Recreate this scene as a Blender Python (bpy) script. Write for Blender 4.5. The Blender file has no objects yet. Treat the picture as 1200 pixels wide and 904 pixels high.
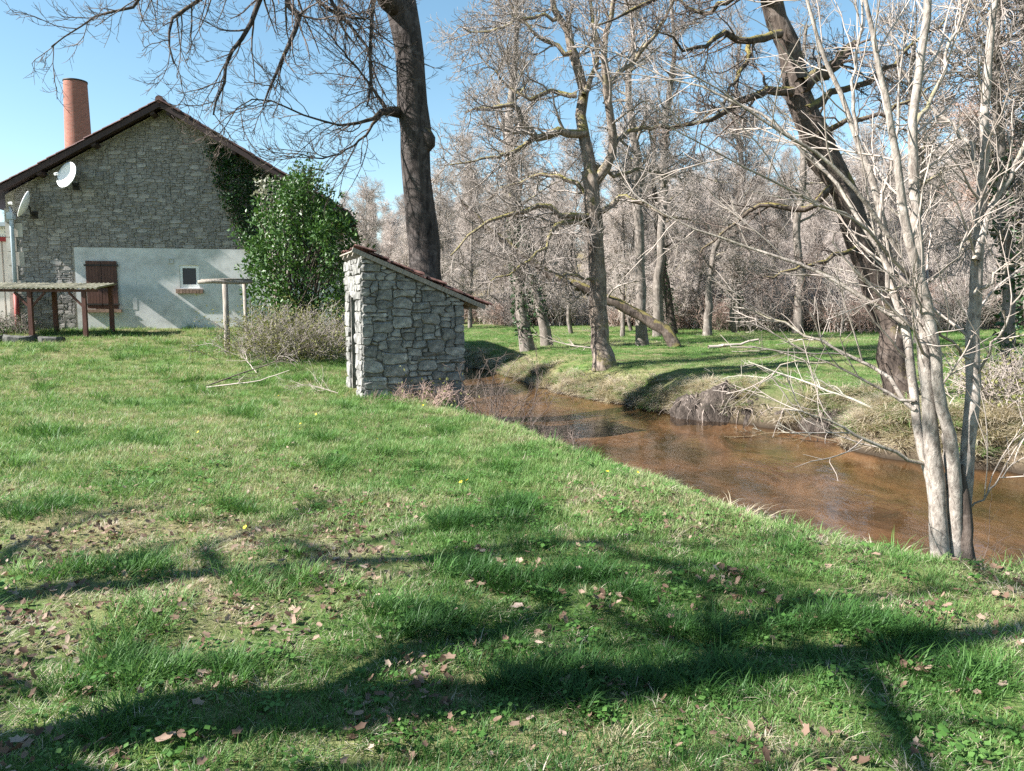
import bpy, math
import numpy as np

# ------------------------------------------------------------------ camera, world, sun
R = math.radians
SC = bpy.context.scene
COL = SC.collection
EYE = 1.6
PITCH = R(5.46)
FPX, CX, CY = 889.0, 600.0, 452.0            # photograph pixels (1200 x 904)

cam_d = bpy.data.cameras.new('camera')
cam_d.sensor_fit = 'HORIZONTAL'
cam_d.sensor_width = 36.0
cam_d.lens = FPX / 1200.0 * 36.0
cam_d.clip_start = 0.05
cam_d.clip_end = 2000.0
cam = bpy.data.objects.new('camera', cam_d)
COL.objects.link(cam)
cam.location = (0, 0, EYE)
cam.rotation_euler = (math.pi / 2 - PITCH, 0, 0)
SC.camera = cam

SUN_A, SUN_E = R(17.0), R(38.0)              # sun stands to the left, a little on the camera's side
sx, sy, sz = -math.cos(SUN_A) * math.cos(SUN_E), -math.sin(SUN_A) * math.cos(SUN_E), math.sin(SUN_E)
world = bpy.data.worlds.new('World')
SC.world = world
world.use_nodes = True
wn = world.node_tree
bg = wn.nodes['Background']
sky = wn.nodes.new('ShaderNodeTexSky')
sky.sky_type = 'NISHITA'
sky.sun_disc = False
sky.sun_elevation = SUN_E
sky.sun_rotation = math.atan2(sx, sy)
sky.air_density = 1.0
sky.dust_density = 0.2
sky.ozone_density = 0.2
hs = wn.nodes.new('ShaderNodeHueSaturation')               # the clear cyan blue of the photograph's whole sky
hs.inputs['Hue'].default_value = 0.485
hs.inputs['Saturation'].default_value = 1.12
hs.inputs['Value'].default_value = 1.12
wn.links.new(sky.outputs[0], hs.inputs['Color'])
wn.links.new(hs.outputs[0], bg.inputs[0])
bg.inputs[1].default_value = 0.056
sun_d = bpy.data.lights.new('sun', 'SUN')
sun_d.energy = 5.0
sun_d.angle = R(0.53)
sun_d.color = (1.0, 0.965, 0.915)
sun = bpy.data.objects.new('sun', sun_d)
COL.objects.link(sun)
sun.rotation_euler = (math.pi / 2 - SUN_E, 0, math.atan2(sx, -sy))
SC.view_settings.view_transform = 'Standard'
SC.view_settings.look = 'None'
SC.view_settings.gamma = 1.0
SC.view_settings.use_curve_mapping = False
SC.view_settings.exposure = 1.8
SC.cycles.use_denoising = False
SC.cycles.max_bounces = 8
SC.cycles.diffuse_bounces = 3
SC.cycles.glossy_bounces = 3
SC.cycles.transmission_bounces = 4
SC.cycles.transparent_max_bounces = 12
SC.cycles.caustics_reflective = False
SC.cycles.caustics_refractive = False
SC.cycles.sample_clamp_indirect = 6.0

# ------------------------------------------------------------------ helpers
def ray(px, py):
    """Direction of a photograph pixel."""
    x, u = (px - CX) / FPX, -(py - CY) / FPX
    c, s = math.cos(PITCH), math.sin(PITCH)
    return np.array([x, c + u * s, u * c - s])

def at(px, py, Y):
    """The point of that pixel's ray that stands Y metres ahead."""
    d = ray(px, py)
    return np.array([0, 0, EYE]) + d * (Y / d[1])

def hash2(i, j, seed):
    h = np.sin(i * 127.1 + j * 311.7 + seed * 74.7) * 43758.5453
    return h - np.floor(h)

def vnoise(x, y, seed=0):
    x = np.asarray(x, float); y = np.asarray(y, float)
    i, j = np.floor(x), np.floor(y)
    f, g = x - i, y - j
    f = f * f * (3 - 2 * f); g = g * g * (3 - 2 * g)
    a, b = hash2(i, j, seed), hash2(i + 1, j, seed)
    c, d = hash2(i, j + 1, seed), hash2(i + 1, j + 1, seed)
    return (a * (1 - f) + b * f) * (1 - g) + (c * (1 - f) + d * f) * g

def fbm(x, y, seed=0, o=3):
    t, a, n = 0, 1.0, 0
    for k in range(o):
        t = t + a * (vnoise(x * 2 ** k, y * 2 ** k, seed + k * 7) - 0.5); n += a; a *= 0.5
    return t / n

def mesh(name, V, F, mats=(), smooth=False, mat_idx=None):
    """V (n,3); F list of face arrays (m,k)."""
    V = np.asarray(V, np.float32)
    if not isinstance(F, list): F = [F]
    F = [np.asarray(f, np.int32) for f in F if len(f)]
    me = bpy.data.meshes.new(name)
    me.vertices.add(len(V)); me.vertices.foreach_set('co', V.ravel())
    tot = np.concatenate([np.full(len(f), f.shape[1], np.int32) for f in F])
    loops = np.concatenate([f.ravel() for f in F])
    me.loops.add(len(loops)); me.loops.foreach_set('vertex_index', loops)
    me.polygons.add(len(tot))
    st = np.concatenate([[0], np.cumsum(tot)[:-1]]).astype(np.int32)
    me.polygons.foreach_set('loop_start', st); me.polygons.foreach_set('loop_total', tot)
    me.polygons.foreach_set('use_smooth', np.full(len(tot), bool(smooth)))
    for m in (mats if isinstance(mats, (list, tuple)) else [mats]): me.materials.append(m)
    if mat_idx is not None: me.polygons.foreach_set('material_index', np.asarray(mat_idx, np.int32))
    me.update(calc_edges=True)
    return me

def ob(name, me, parent=None, loc=(0, 0, 0), rot=(0, 0, 0), label=None, cat=None, group=None, kind=None):
    o = bpy.data.objects.new(name, me)
    COL.objects.link(o)
    o.location = loc; o.rotation_euler = rot
    if parent: o.parent = parent
    if label: o['label'] = label
    if cat: o['category'] = cat
    if group: o['group'] = group
    if kind: o['kind'] = kind
    return o

class MB:
    """Collects shapes into one mesh."""
    def __init__(s): s.v = []; s.f = {}; s.n = 0
    def add(s, V, F):
        V = np.asarray(V, float).reshape(-1, 3)
        for f in (F if isinstance(F, list) and not np.isscalar(F[0][0]) else [F]):
            f = np.asarray(f, int)
            if len(f): s.f.setdefault(f.shape[1], []).append(f + s.n)
        s.v.append(V); s.n += len(V)
    def box(s, a, b):
        (x0, y0, z0), (x1, y1, z1) = a, b
        V = [(x0, y0, z0), (x1, y0, z0), (x1, y1, z0), (x0, y1, z0), (x0, y0, z1), (x1, y0, z1), (x1, y1, z1), (x0, y1, z1)]
        s.add(V, [(0, 3, 2, 1), (4, 5, 6, 7), (0, 1, 5, 4), (1, 2, 6, 5), (2, 3, 7, 6), (3, 0, 4, 7)])
    def bar(s, p, q, w, h, up=(0, 0, 1)):
        """Square bar from p to q."""
        p, q = np.asarray(p, float), np.asarray(q, float)
        t = (q - p) / np.linalg.norm(q - p)
        u = np.cross(t, up); u /= np.linalg.norm(u); v = np.cross(u, t)
        V = [c + a * u * w / 2 + b * v * h / 2 for c in (p, q) for a, b in ((-1, -1), (1, -1), (1, 1), (-1, 1))]
        s.add(V, [(3, 2, 1, 0), (4, 5, 6, 7), (0, 1, 5, 4), (1, 2, 6, 5), (2, 3, 7, 6), (3, 0, 4, 7)])
    def prism(s, poly, y0, y1):
        """Polygon in x,z run from y0 to y1."""
        n = len(poly)
        V = [(x, y0, z) for x, z in poly] + [(x, y1, z) for x, z in poly]
        s.add(V, [[tuple(range(n))], [tuple(range(2 * n - 1, n - 1, -1))],
                  [(i + n, (i + 1) % n + n, (i + 1) % n, i) for i in range(n)]])
    def tube(s, P, rad, sides=8):
        P = np.asarray(P, float); rad = np.broadcast_to(np.asarray(rad, float), (len(P),))
        V, Q = tubes(P[None], rad[None], sides)
        k = len(P)
        s.add(V, [Q, [tuple(range(sides - 1, -1, -1))], [tuple(range((k - 1) * sides, k * sides))]])
    def mesh(s, name, mats, smooth=False):
        return mesh(name, np.concatenate(s.v), [np.concatenate(v) for v in s.f.values()], mats, smooth)

def tubes(P, rad, sides):
    """P (N,K,3), rad (N,K) -> verts, quads."""
    N, K, _ = P.shape
    T = np.empty_like(P)
    T[:, 1:-1] = P[:, 2:] - P[:, :-2]; T[:, 0] = P[:, 1] - P[:, 0]; T[:, -1] = P[:, -1] - P[:, -2]
    T /= np.linalg.norm(T, axis=2, keepdims=True) + 1e-9
    m = np.abs(T.mean(1))
    ref = np.eye(3)[np.argmin(m, 1)][:, None, :]
    U = np.cross(T, np.broadcast_to(ref, T.shape)); U /= np.linalg.norm(U, axis=2, keepdims=True) + 1e-9
    W = np.cross(T, U)
    a = np.arange(sides) * 2 * np.pi / sides
    V = P[:, :, None, :] + rad[:, :, None, None] * (U[:, :, None, :] * np.cos(a)[None, None, :, None] + W[:, :, None, :] * np.sin(a)[None, None, :, None])
    k, j = np.meshgrid(np.arange(K - 1), np.arange(sides), indexing='ij')
    q = np.stack([k * sides + j, k * sides + (j + 1) % sides, (k + 1) * sides + (j + 1) % sides, (k + 1) * sides + j], -1).reshape(-1, 4)
    Q = (q[None] + (np.arange(N) * K * sides)[:, None, None]).reshape(-1, 4)
    return V.reshape(-1, 3), Q

def resample(P, K, rad=None):
    P = np.asarray(P, float)
    d = np.concatenate([[0], np.cumsum(np.linalg.norm(np.diff(P, axis=0), axis=1))])
    t = np.linspace(0, d[-1], K)
    # Catmull-Rom through the guide points
    i = np.clip(np.searchsorted(d, t, 'right') - 1, 0, len(P) - 2)
    f = ((t - d[i]) / (d[i + 1] - d[i]))[:, None]
    p0, p1, p2, p3 = P[np.maximum(i - 1, 0)], P[i], P[i + 1], P[np.minimum(i + 2, len(P) - 1)]
    Q = 0.5 * (2 * p1 + (p2 - p0) * f + (2 * p0 - 5 * p1 + 4 * p2 - p3) * f ** 2 + (3 * p1 - p0 - 3 * p2 + p3) * f ** 3)
    if rad is None: return Q
    return Q, np.interp(t, d, rad)

# ------------------------------------------------------------------ materials
def new_mat(name):
    m = bpy.data.materials.new(name); m.use_nodes = True
    nt = m.node_tree; nt.nodes.clear()
    return m, nt

class NT:
    def __init__(s, name):
        s.m, s.t = new_mat(name); s.out = s.n('OutputMaterial')
    def n(s, typ, **k):
        node = s.t.nodes.new('ShaderNode' + typ)
        for a, b in k.items(): setattr(node, a, b)
        return node
    def l(s, a, b): s.t.links.new(a, b)
    def coord(s, kind='Object', scale=(1, 1, 1)):
        c = s.n('TexCoord'); mp = s.n('Mapping'); mp.inputs['Scale'].default_value = scale
        s.l(c.outputs[kind], mp.inputs[0]); return mp.outputs[0]
    def geo(s, scale=(1, 1, 1)):
        g = s.n('NewGeometry'); mp = s.n('Mapping'); mp.inputs['Scale'].default_value = scale
        s.l(g.outputs['Position'], mp.inputs[0]); return mp.outputs[0]
    def noise(s, vec, scale, detail=4, rough=0.6, dist=0.0):
        t = s.n('TexNoise'); t.inputs['Scale'].default_value = scale; t.inputs['Detail'].default_value = detail
        t.inputs['Roughness'].default_value = rough; t.inputs['Distortion'].default_value = dist
        s.l(vec, t.inputs['Vector']); return t.outputs['Fac']
    def ramp(s, fac, stops, interp='LINEAR'):
        r = s.n('ValToRGB'); e = r.color_ramp.elements; r.color_ramp.interpolation = interp
        while len(e) < len(stops): e.new(0.5)
        for el, (p, c) in zip(e, stops):
            el.position = p; el.color = (c, c, c, 1) if np.isscalar(c) else (*c, 1)
        s.l(fac, r.inputs[0]); return r.outputs[0]
    def mix(s, fac, a, b, mode='MIX'):
        x = s.n('Mix', data_type='RGBA', blend_type=mode)
        for sock, v in ((x.inputs[0], fac), (x.inputs[6], a), (x.inputs[7], b)):
            if hasattr(v, 'node'): s.l(v, sock)
            elif np.isscalar(v): sock.default_value = v
            else: sock.default_value = (*v, 1)
        return x.outputs[2]
    def math(s, op, a, b=None, c=None):
        x = s.n('Math', operation=op)
        for sock, v in zip(x.inputs, (a, b, c)):
            if v is None: continue
            if hasattr(v, 'node'): s.l(v, sock)
            else: sock.default_value = v
        return x.outputs[0]
    def bump(s, h, strength=0.4, dist=0.02):
        b = s.n('Bump'); b.inputs['Strength'].default_value = strength; b.inputs['Distance'].default_value = dist
        s.l(h, b.inputs['Height']); return b.outputs[0]
    def pbr(s, col, rough=0.9, normal=None, spec=0.3, **kw):
        p = s.n('BsdfPrincipled')
        p.inputs['Specular IOR Level'].default_value = spec
        for sock, v in (('Base Color', col), ('Roughness', rough)):
            if hasattr(v, 'node'): s.l(v, p.inputs[sock])
            else: p.inputs[sock].default_value = v if np.isscalar(v) else (*v, 1)
        if normal is not None: s.l(normal, p.inputs['Normal'])
        for k, v in kw.items(): p.inputs[k].default_value = v
        s.l(p.outputs[0], s.out.inputs[0]); return p

def simple(name, stops, scale=4, rough=0.85, bump=0.3, bdist=0.01, stretch=(1, 1, 1), rnd=0.0, spec=0.3, detail=6, fine=None, **kw):
    """Noise-coloured surface; rnd varies the brightness from object to object."""
    s = NT(name); v = s.coord('Object', stretch)
    n = s.noise(v, scale, detail, 0.65)
    lo, hi = 0.32, 0.68
    c = s.ramp(n, [(lo + (hi - lo) * i / max(1, len(stops) - 1), x) for i, x in enumerate(stops)])
    if fine:
        c = s.mix(s.ramp(s.noise(v, fine[0], 3, 0.7), [(0.45, 0.0), (0.62, 1.0)]), c, s.mix(1.0, c, fine[1], 'MULTIPLY'))
    if rnd:
        oi = s.n('ObjectInfo')
        k = s.math('MULTIPLY_ADD', oi.outputs['Random'], 2 * rnd, 1 - rnd)
        hsv = s.n('HueSaturation'); s.l(k, hsv.inputs['Value']); s.l(c, hsv.inputs['Color']); c = hsv.outputs[0]
    nb = s.bump(s.noise(v, scale * 3, 6, 0.7), bump, bdist) if bump else None
    s.pbr(c, rough, nb, spec, **kw)
    return s.m

def bark(name, dark, light, moss=None, moss_amt=0.5, stretch=(6, 6, 1.2), scale=1.6, bump=0.9, bdist=0.03):
    s = NT(name); v = s.geo(stretch)
    n = s.noise(v, scale, 8, 0.7, 0.6)
    c = s.ramp(n, [(0.33, dark), (0.62, light)])
    p = s.noise(s.geo((1, 1, 1)), 5.0, 5, 0.7)
    c = s.mix(s.ramp(p, [(0.52, 0.0), (0.66, 0.55)]), c, tuple(min(1, x * 1.35 + 0.05) for x in light))
    if moss:
        g = s.n('NewGeometry'); sep = s.n('SeparateXYZ'); s.l(g.outputs['Normal'], sep.inputs[0])
        up = s.math('MULTIPLY_ADD', sep.outputs[2], 0.30, 0.02)
        mn = s.math('ADD', s.noise(s.geo((1, 1, 1)), 2.2, 6, 0.7), up)
        c = s.mix(s.ramp(mn, [(0.72 - 0.3 * moss_amt, 0.0), (0.84 - 0.3 * moss_amt, 1.0)]), c, moss)
    s.pbr(c, 0.9, s.bump(n, bump, bdist), 0.2)
    return s.m

def leafmat(name, cols, transl=0.35, rough=0.5, spec=0.3, attr=None):
    """cols: stops by instance tint (attr) or by noise over the object."""
    s = NT(name)
    if attr:
        a = s.n('Attribute', attribute_type='INSTANCER', attribute_name=attr)
        f = a.outputs['Fac']
        oi = s.n('ObjectInfo')
        f = s.math('ADD', f, s.math('MULTIPLY_ADD', oi.outputs['Random'], 0.16, -0.08))
    else:
        f = s.noise(s.geo(), 9.0, 3, 0.8)
    c = s.ramp(f, cols)
    tc = s.coord('Object'); sep = s.n('SeparateXYZ'); s.l(tc, sep.inputs[0])
    p = s.n('BsdfPrincipled'); p.inputs['Roughness'].default_value = rough; p.inputs['Specular IOR Level'].default_value = spec
    s.l(c, p.inputs['Base Color'])
    t = s.n('BsdfTranslucent'); s.l(s.mix(1.0, c, (1.0, 1.0, 0.75), 'MULTIPLY'), t.inputs[0])
    m = s.n('MixShader'); m.inputs[0].default_value = transl
    s.l(p.outputs[0], m.inputs[1]); s.l(t.outputs[0], m.inputs[2]); s.l(m.outputs[0], s.out.inputs[0])
    return s.m

# ------------------------------------------------------------------ the lie of the land
WATER = -0.75
NEAR = np.array([(60, -12), (25, -2), (12, 2.2), (6.2, 4.55), (4.0, 5.55), (2.9, 6.4), (1.95, 9.0), (0.62, 12.2), (-0.42, 14.2),
                 (-0.92, 15.2), (-1.2, 16.4), (-1.35, 18.0), (-2.3, 21.0), (-3.6, 26), (-5.5, 33), (-12, 43), (-30, 55), (-90, 75)], float)
FAR = np.array([(60, -2), (25, 5), (12, 9.0), (9.2, 10.3), (7.4, 10.95), (6.3, 11.8), (5.75, 13.0), (5.75, 13.5), (6.7, 14.3), (6.35, 15.0), (5.5, 15.3), (4.4, 16.6),
                (3.3, 18.4), (2.3, 20.3), (1.25, 22.6), (0.2, 26), (-1.0, 30.7), (-4, 37), (-10, 47), (-28, 60), (-90, 82)], float)

def smooth_line(P, n=260):
    return np.asarray(resample(np.c_[P, np.zeros(len(P))], n)[:, :2])
NEAR_S, FAR_S = smooth_line(NEAR), smooth_line(FAR)

def line_dist(x, y, L):
    """Distance to a polyline and its side (+ left of its run)."""
    best = np.full(x.shape, 1e9); side = np.zeros(x.shape)
    for (ax, ay), (bx, by) in zip(L[:-1], L[1:]):
        dx, dy = bx - ax, by - ay
        t = np.clip(((x - ax) * dx + (y - ay) * dy) / (dx * dx + dy * dy + 1e-12), 0, 1)
        ex, ey = x - ax - t * dx, y - ay - t * dy
        d = ex * ex + ey * ey
        k = d < best
        best = np.where(k, d, best); side = np.where(k, dx * ey - dy * ex, side)
    return np.sqrt(best), side

def sstep(a, b, x):
    t = np.clip((x - a) / (b - a), 0, 1); return t * t * (3 - 2 * t)

def land(x, y):
    """-> z, zone distances (near side d, far side d; negative inside the river)."""
    x = np.asarray(x, float); y = np.asarray(y, float); sh = x.shape
    x, y = np.atleast_1d(x).ravel(), np.atleast_1d(y).ravel()
    wob = fbm(x * 0.9, y * 0.9, 5, 3) * 0.5
    dn, sn = line_dist(x, y, NEAR_S); df, sf = line_dist(x, y, FAR_S)
    dn = np.where(sn > 0, dn, -dn)           # + on the camera's bank
    df = np.where(sf < 0, df, -df)           # + on the far bank
    dn = dn + wob * 0.3; df = df + wob + fbm(x * 2.6, y * 2.6, 15, 2) * 0.34 * sstep(60, 30, y)
    rough = fbm(x * 0.35, y * 0.35, 11, 3) * 0.22 + fbm(x * 2.3, y * 2.3, 3, 2) * 0.11
    rise = 0.095 * np.log1p(np.exp((y - 15.5) * 0.8)) / 0.8
    rise = np.where(rise > 1.15, 1.15 + (rise - 1.15) * 0.12, rise)
    rise = rise * sstep(1.0, -4.0, x + 0.28 * (y - 15))
    zl = rise + rough * 0.8 - 0.03
    zl = zl + 14 * sstep(60, 190, y) + 6 * sstep(45, 120, -x) * sstep(30, 90, y)
    zn = WATER + (zl - WATER) * (1 - np.exp(-(np.maximum(dn, 0) / 0.62) ** 1.5))
    zr = 0.06 + 0.03 * np.minimum(np.maximum(df, 0), 32) + rough * 0.75 + 15 * sstep(34, 130, df)
    wf_ = 0.38 + 0.45 * sstep(16.8, 19.5, y) + 0.8 * wob
    zf = WATER + (zr - WATER) * (1 - np.exp(-(np.maximum(df, 0) / wf_.clip(0.2)) ** 1.7))
    # slumped earth where the far bank has broken away
    b = np.exp(-(((x - 5.35) / 0.85) ** 2 + ((y - 16.35) / 0.7) ** 2))
    zf = zf + 0.05 * b * sstep(-0.3, 0.3, df)
    bed = WATER - 0.07 - 0.22 * (1 - np.exp(-np.minimum(-dn, -df).clip(0) / 1.1)) + rough * 0.35
    z = np.where(dn > 0, zn, np.where(df > 0, zf, bed))
    return z.reshape(sh), dn.reshape(sh), df.reshape(sh)

def gz(x, y):
    return float(land(np.array([x]), np.array([y]))[0][0])

def axis(a, b, step, lo, hi, grow=1.13):
    c = list(np.arange(a, b + 1e-6, step)); s = step
    while c[-1] < hi: s *= grow; c.append(c[-1] + s)
    s = step; h = [c[0]]
    while h[-1] > lo: s *= grow; h.append(h[-1] - s)
    return np.array(h[:0:-1] + c)

gx = axis(-9, 9.5, 0.13, -420, 420, 1.11); gy = axis(1.0, 26, 0.13, -60, 620, 1.07)
X, Y = np.meshgrid(gx, gy)
Z, DN, DF = land(X, Y)
nx, ny = len(gx), len(gy)
ii, jj = np.meshgrid(np.arange(nx - 1), np.arange(ny - 1))
q = (jj * nx + ii).ravel()
GF = np.stack([q, q + 1, q + 1 + nx, q + nx], 1)

s = NT('turf_earth')
v = s.geo()
am = s.n('Attribute', attribute_name='zone'); sp = s.n('SeparateColor'); s.l(am.outputs['Color'], sp.inputs[0])
n1 = s.noise(v, 0.55, 5, 0.65); n2 = s.noise(v, 3.2, 5, 0.7); n3 = s.noise(v, 22, 4, 0.7)
green = s.ramp(n2, [(0.3, (0.035, 0.075, 0.018)), (0.55, (0.075, 0.13, 0.03)), (0.72, (0.14, 0.17, 0.05))])
straw = s.ramp(n3, [(0.3, (0.09, 0.07, 0.035)), (0.6, (0.24, 0.20, 0.11)), (0.75, (0.34, 0.29, 0.18))])
earth = s.ramp(n3, [(0.3, (0.035, 0.024, 0.016)), (0.6, (0.13, 0.095, 0.07)), (0.8, (0.26, 0.21, 0.17))])
sand = s.ramp(s.noise(s.geo((1, 0.6, 1)), 1.1, 6, 0.65, 0.8), [(0.32, (0.04, 0.038, 0.018)), (0.44, (0.13, 0.085, 0.045)), (0.56, (0.24, 0.155, 0.09)), (0.75, (0.33, 0.225, 0.14))])
sand = s.mix(s.ramp(n3, [(0.4, 0.0), (0.7, 0.5)]), sand, (0.13, 0.085, 0.05))
sand = s.mix(s.ramp(s.noise(s.geo((1.0, 0.5, 1)), 0.45, 4, 0.6), [(0.5, 0.0), (0.62, 0.7)]), sand, (0.05, 0.05, 0.02))
c = s.mix(s.ramp(n1, [(0.45, 0.0), (0.62, 0.75)]), green, straw)
c = s.mix(sp.outputs[2], c, straw)
c = s.mix(sp.outputs[1], c, earth)
gp = s.n('NewGeometry'); gs = s.n('SeparateXYZ'); s.l(gp.outputs['Position'], gs.inputs[0])
mr = s.n('MapRange'); mr.inputs['From Min'].default_value = WATER - 0.004; mr.inputs['From Max'].default_value = WATER - 0.05; s.l(gs.outputs[2], mr.inputs['Value'])
mw = s.n('MapRange'); mw.inputs['From Min'].default_value = WATER + 0.16; mw.inputs['From Max'].default_value = WATER + 0.02; s.l(gs.outputs[2], mw.inputs['Value'])
c = s.mix(mw.outputs[0], c, (0.035, 0.026, 0.018))      # wet mud along the waterline
c = s.mix(mr.outputs[0], c, sand)
h = s.math('ADD', s.noise(v, 9, 6, 0.75), s.math('MULTIPLY', n3, 0.4))
s.pbr(c, 0.95, s.bump(h, 0.6, 0.05), 0.15)
M_GROUND = s.m

gm = mesh('ground', np.stack([X, Y, Z], -1).reshape(-1, 3), GF, M_GROUND, True)
bedm = sstep(WATER - 0.005, WATER - 0.05, Z)
bankm = np.maximum(sstep(1.0, 0.15, DF) * (DF > -0.3), 0.0) * 0.9 + 0.9 * sstep(0.6, 0.1, DN) * (DN > -0.3)
slump = np.exp(-(((X - 5.6) / 1.15) ** 2 + ((Y - 15.9) / 0.8) ** 2)) + 1.3 * fbm(X * 1.6, Y * 1.6, 44, 3)
bankm = np.maximum(bankm, sstep(0.75, 1.0, slump))
dry = sstep(0.02, 0.16, fbm(X * 0.5, Y * 0.5, 21, 3)) * 0.6
dry = np.maximum(dry, sstep(22, 40, DF))
col = np.stack([bedm, bankm.clip(0, 1), dry, np.ones_like(Z)], -1).reshape(-1, 4).astype(np.float32)
ca = gm.color_attributes.new('zone', 'FLOAT_COLOR', 'POINT'); ca.data.foreach_set('color', col.ravel())
ground = ob('ground', gm, kind='structure', label='grassy river banks with bare earth edges and sandy stream bed')

# the stream
s = NT('stream_water')
v = s.geo((1, 1, 1))
rp = s.math('ADD', s.noise(s.geo((1.0, 0.55, 1)), 5.0, 4, 0.6, 0.5), s.math('MULTIPLY', s.noise(v, 1.3, 3, 0.6), 1.6))
nb = s.bump(rp, 0.06, 0.12)
fr = s.n('Fresnel'); fr.inputs['IOR'].default_value = 1.33; s.l(nb, fr.inputs['Normal'])
tr = s.n('BsdfTransparent'); tr.inputs[0].default_value = (0.68, 0.60, 0.515, 1)
gl = s.n('BsdfGlossy'); gl.inputs['Roughness'].default_value = 0.025; s.l(nb, gl.inputs['Normal'])
bf = s.n('NewGeometry')                                    # light coming up from the bed is not trapped under the sheet
ff = s.math('MULTIPLY', fr.outputs[0], s.math('SUBTRACT', 1.0, bf.outputs['Backfacing']))
mx = s.n('MixShader'); s.l(ff, mx.inputs[0]); s.l(tr.outputs[0], mx.inputs[1]); s.l(gl.outputs[0], mx.inputs[2])
s.l(mx.outputs[0], s.out.inputs[0])
wv = [(-95, -14, WATER), (62, -14, WATER), (62, 84, WATER), (-95, 84, WATER)]
wf = np.array([(0, 1, 2, 3)])
ob('river_water', mesh('river_water', wv, wf, s.m), kind='structure', label='shallow amber stream with clear rippled water')

# ------------------------------------------------------------------ building materials
M_STONE_HUT = simple('granite_rubble', [(0.10, 0.098, 0.092), (0.23, 0.225, 0.21), (0.42, 0.41, 0.38)], 7, 0.92, 0.9, 0.02, rnd=0.30, fine=(26, (0.5, 0.5, 0.5)))
M_STONE_HOUSE = simple('house_stone', [(0.19, 0.175, 0.16), (0.30, 0.28, 0.26), (0.42, 0.395, 0.365)], 6, 0.92, 0.7, 0.02, rnd=0.26, fine=(22, (0.6, 0.6, 0.62)))
M_QUOIN = simple('dressed_stone', [(0.34, 0.31, 0.27), (0.48, 0.45, 0.40)], 5, 0.9, 0.4, 0.01, rnd=0.12)
M_MORTAR = simple('lime_mortar', [(0.22, 0.20, 0.17), (0.34, 0.31, 0.27), (0.40, 0.37, 0.32)], 5, 0.95, 0.8, 0.02)
M_MORTAR_DK = simple('earth_mortar', [(0.07, 0.066, 0.058), (0.20, 0.19, 0.17), (0.32, 0.30, 0.27)], 5, 0.95, 0.8, 0.02)
M_RENDER = simple('grey_render', [(0.46, 0.46, 0.45), (0.56, 0.56, 0.55), (0.62, 0.62, 0.60)], 1.3, 0.9, 0.15, 0.006, fine=(2.2, (0.86, 0.86, 0.84)))
M_SHUTTER = simple('red_brown_paint', [(0.07, 0.032, 0.023), (0.12, 0.055, 0.039)], 3, 0.6, 0.3, 0.005, (8, 8, 1), rnd=0.15)
M_IRON = simple('black_iron', [(0.012, 0.011, 0.01), (0.04, 0.032, 0.028)], 9, 0.6, 0.3, 0.003)
M_FRAME = simple('white_frame', [(0.72, 0.72, 0.70), (0.80, 0.80, 0.79)], 3, 0.4, 0.0)
s = NT('window_glass'); s.pbr((0.018, 0.026, 0.045), 0.12, None, 0.25); M_GLASS = s.m
M_BRICKSILL = simple('brick_sill', [(0.16, 0.10, 0.075), (0.30, 0.20, 0.15)], 9, 0.9, 0.5, 0.01, rnd=0.2)
M_TILE = simple('clay_tile', [(0.06, 0.036, 0.032), (0.14, 0.068, 0.055), (0.22, 0.12, 0.098)], 5, 0.85, 0.5, 0.01, rnd=0.3, fine=(8, (0.55, 0.5, 0.48)))
M_TILE_DK = simple('old_dark_tile', [(0.035, 0.022, 0.022), (0.085, 0.045, 0.04), (0.14, 0.075, 0.062)], 5, 0.85, 0.5, 0.01, rnd=0.3)
M_KERB = simple('shade_toned_stone', [(0.03, 0.03, 0.027), (0.08, 0.078, 0.07), (0.14, 0.135, 0.12)], 5, 0.95, 0.8, 0.03)  # kerb stone with the shelter's shade put into its dark colour
M_OLDWOOD = simple('weathered_wood', [(0.10, 0.085, 0.07), (0.22, 0.19, 0.16), (0.32, 0.29, 0.25)], 3, 0.9, 0.6, 0.01, (10, 10, 1), rnd=0.2)
M_DARKWOOD = simple('dark_stained_wood', [(0.028, 0.018, 0.018), (0.06, 0.038, 0.036)], 4, 0.75, 0.4, 0.008, (6, 6, 1))
M_REDWOOD = simple('red_stained_post', [(0.07, 0.03, 0.022), (0.13, 0.06, 0.045)], 4, 0.8, 0.4, 0.008, (6, 6, 1))
M_DISH = simple('dish_white', [(0.72, 0.73, 0.74), (0.80, 0.80, 0.80)], 2, 0.45, 0.0)
M_ZINC = simple('zinc_pipe', [(0.30, 0.36, 0.42), (0.42, 0.48, 0.54)], 2, 0.5, 0.1, 0.003)
M_REDPIPE = simple('red_cast_iron', [(0.20, 0.04, 0.035), (0.32, 0.07, 0.055)], 5, 0.6, 0.2, 0.003)
M_FIBRO = simple('fibre_cement', [(0.17, 0.16, 0.12), (0.30, 0.28, 0.21), (0.40, 0.38, 0.30)], 3, 0.9, 0.4, 0.01, fine=(14, (0.6, 0.62, 0.5)))
M_SIDING = simple('cream_siding', [(0.58, 0.52, 0.49), (0.70, 0.65, 0.62)], 1.5, 0.6, 0.1, 0.003)
M_SIGNRED = simple('sign_red', [(0.28, 0.035, 0.04), (0.34, 0.05, 0.05)], 2, 0.6, 0.0)
M_SIGNINK = simple('sign_ink', [(0.16, 0.18, 0.26), (0.2, 0.22, 0.3)], 2, 0.6, 0.0)
s = NT('chimney_brick')
v = s.coord('UV', (1, 1, 1))
b = s.n('TexBrick'); s.l(v, b.inputs['Vector'])
b.inputs['Color1'].default_value = (0.33, 0.12, 0.085, 1); b.inputs['Color2'].default_value = (0.24, 0.085, 0.06, 1); b.inputs['Mortar'].default_value = (0.28, 0.22, 0.19, 1)
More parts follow.
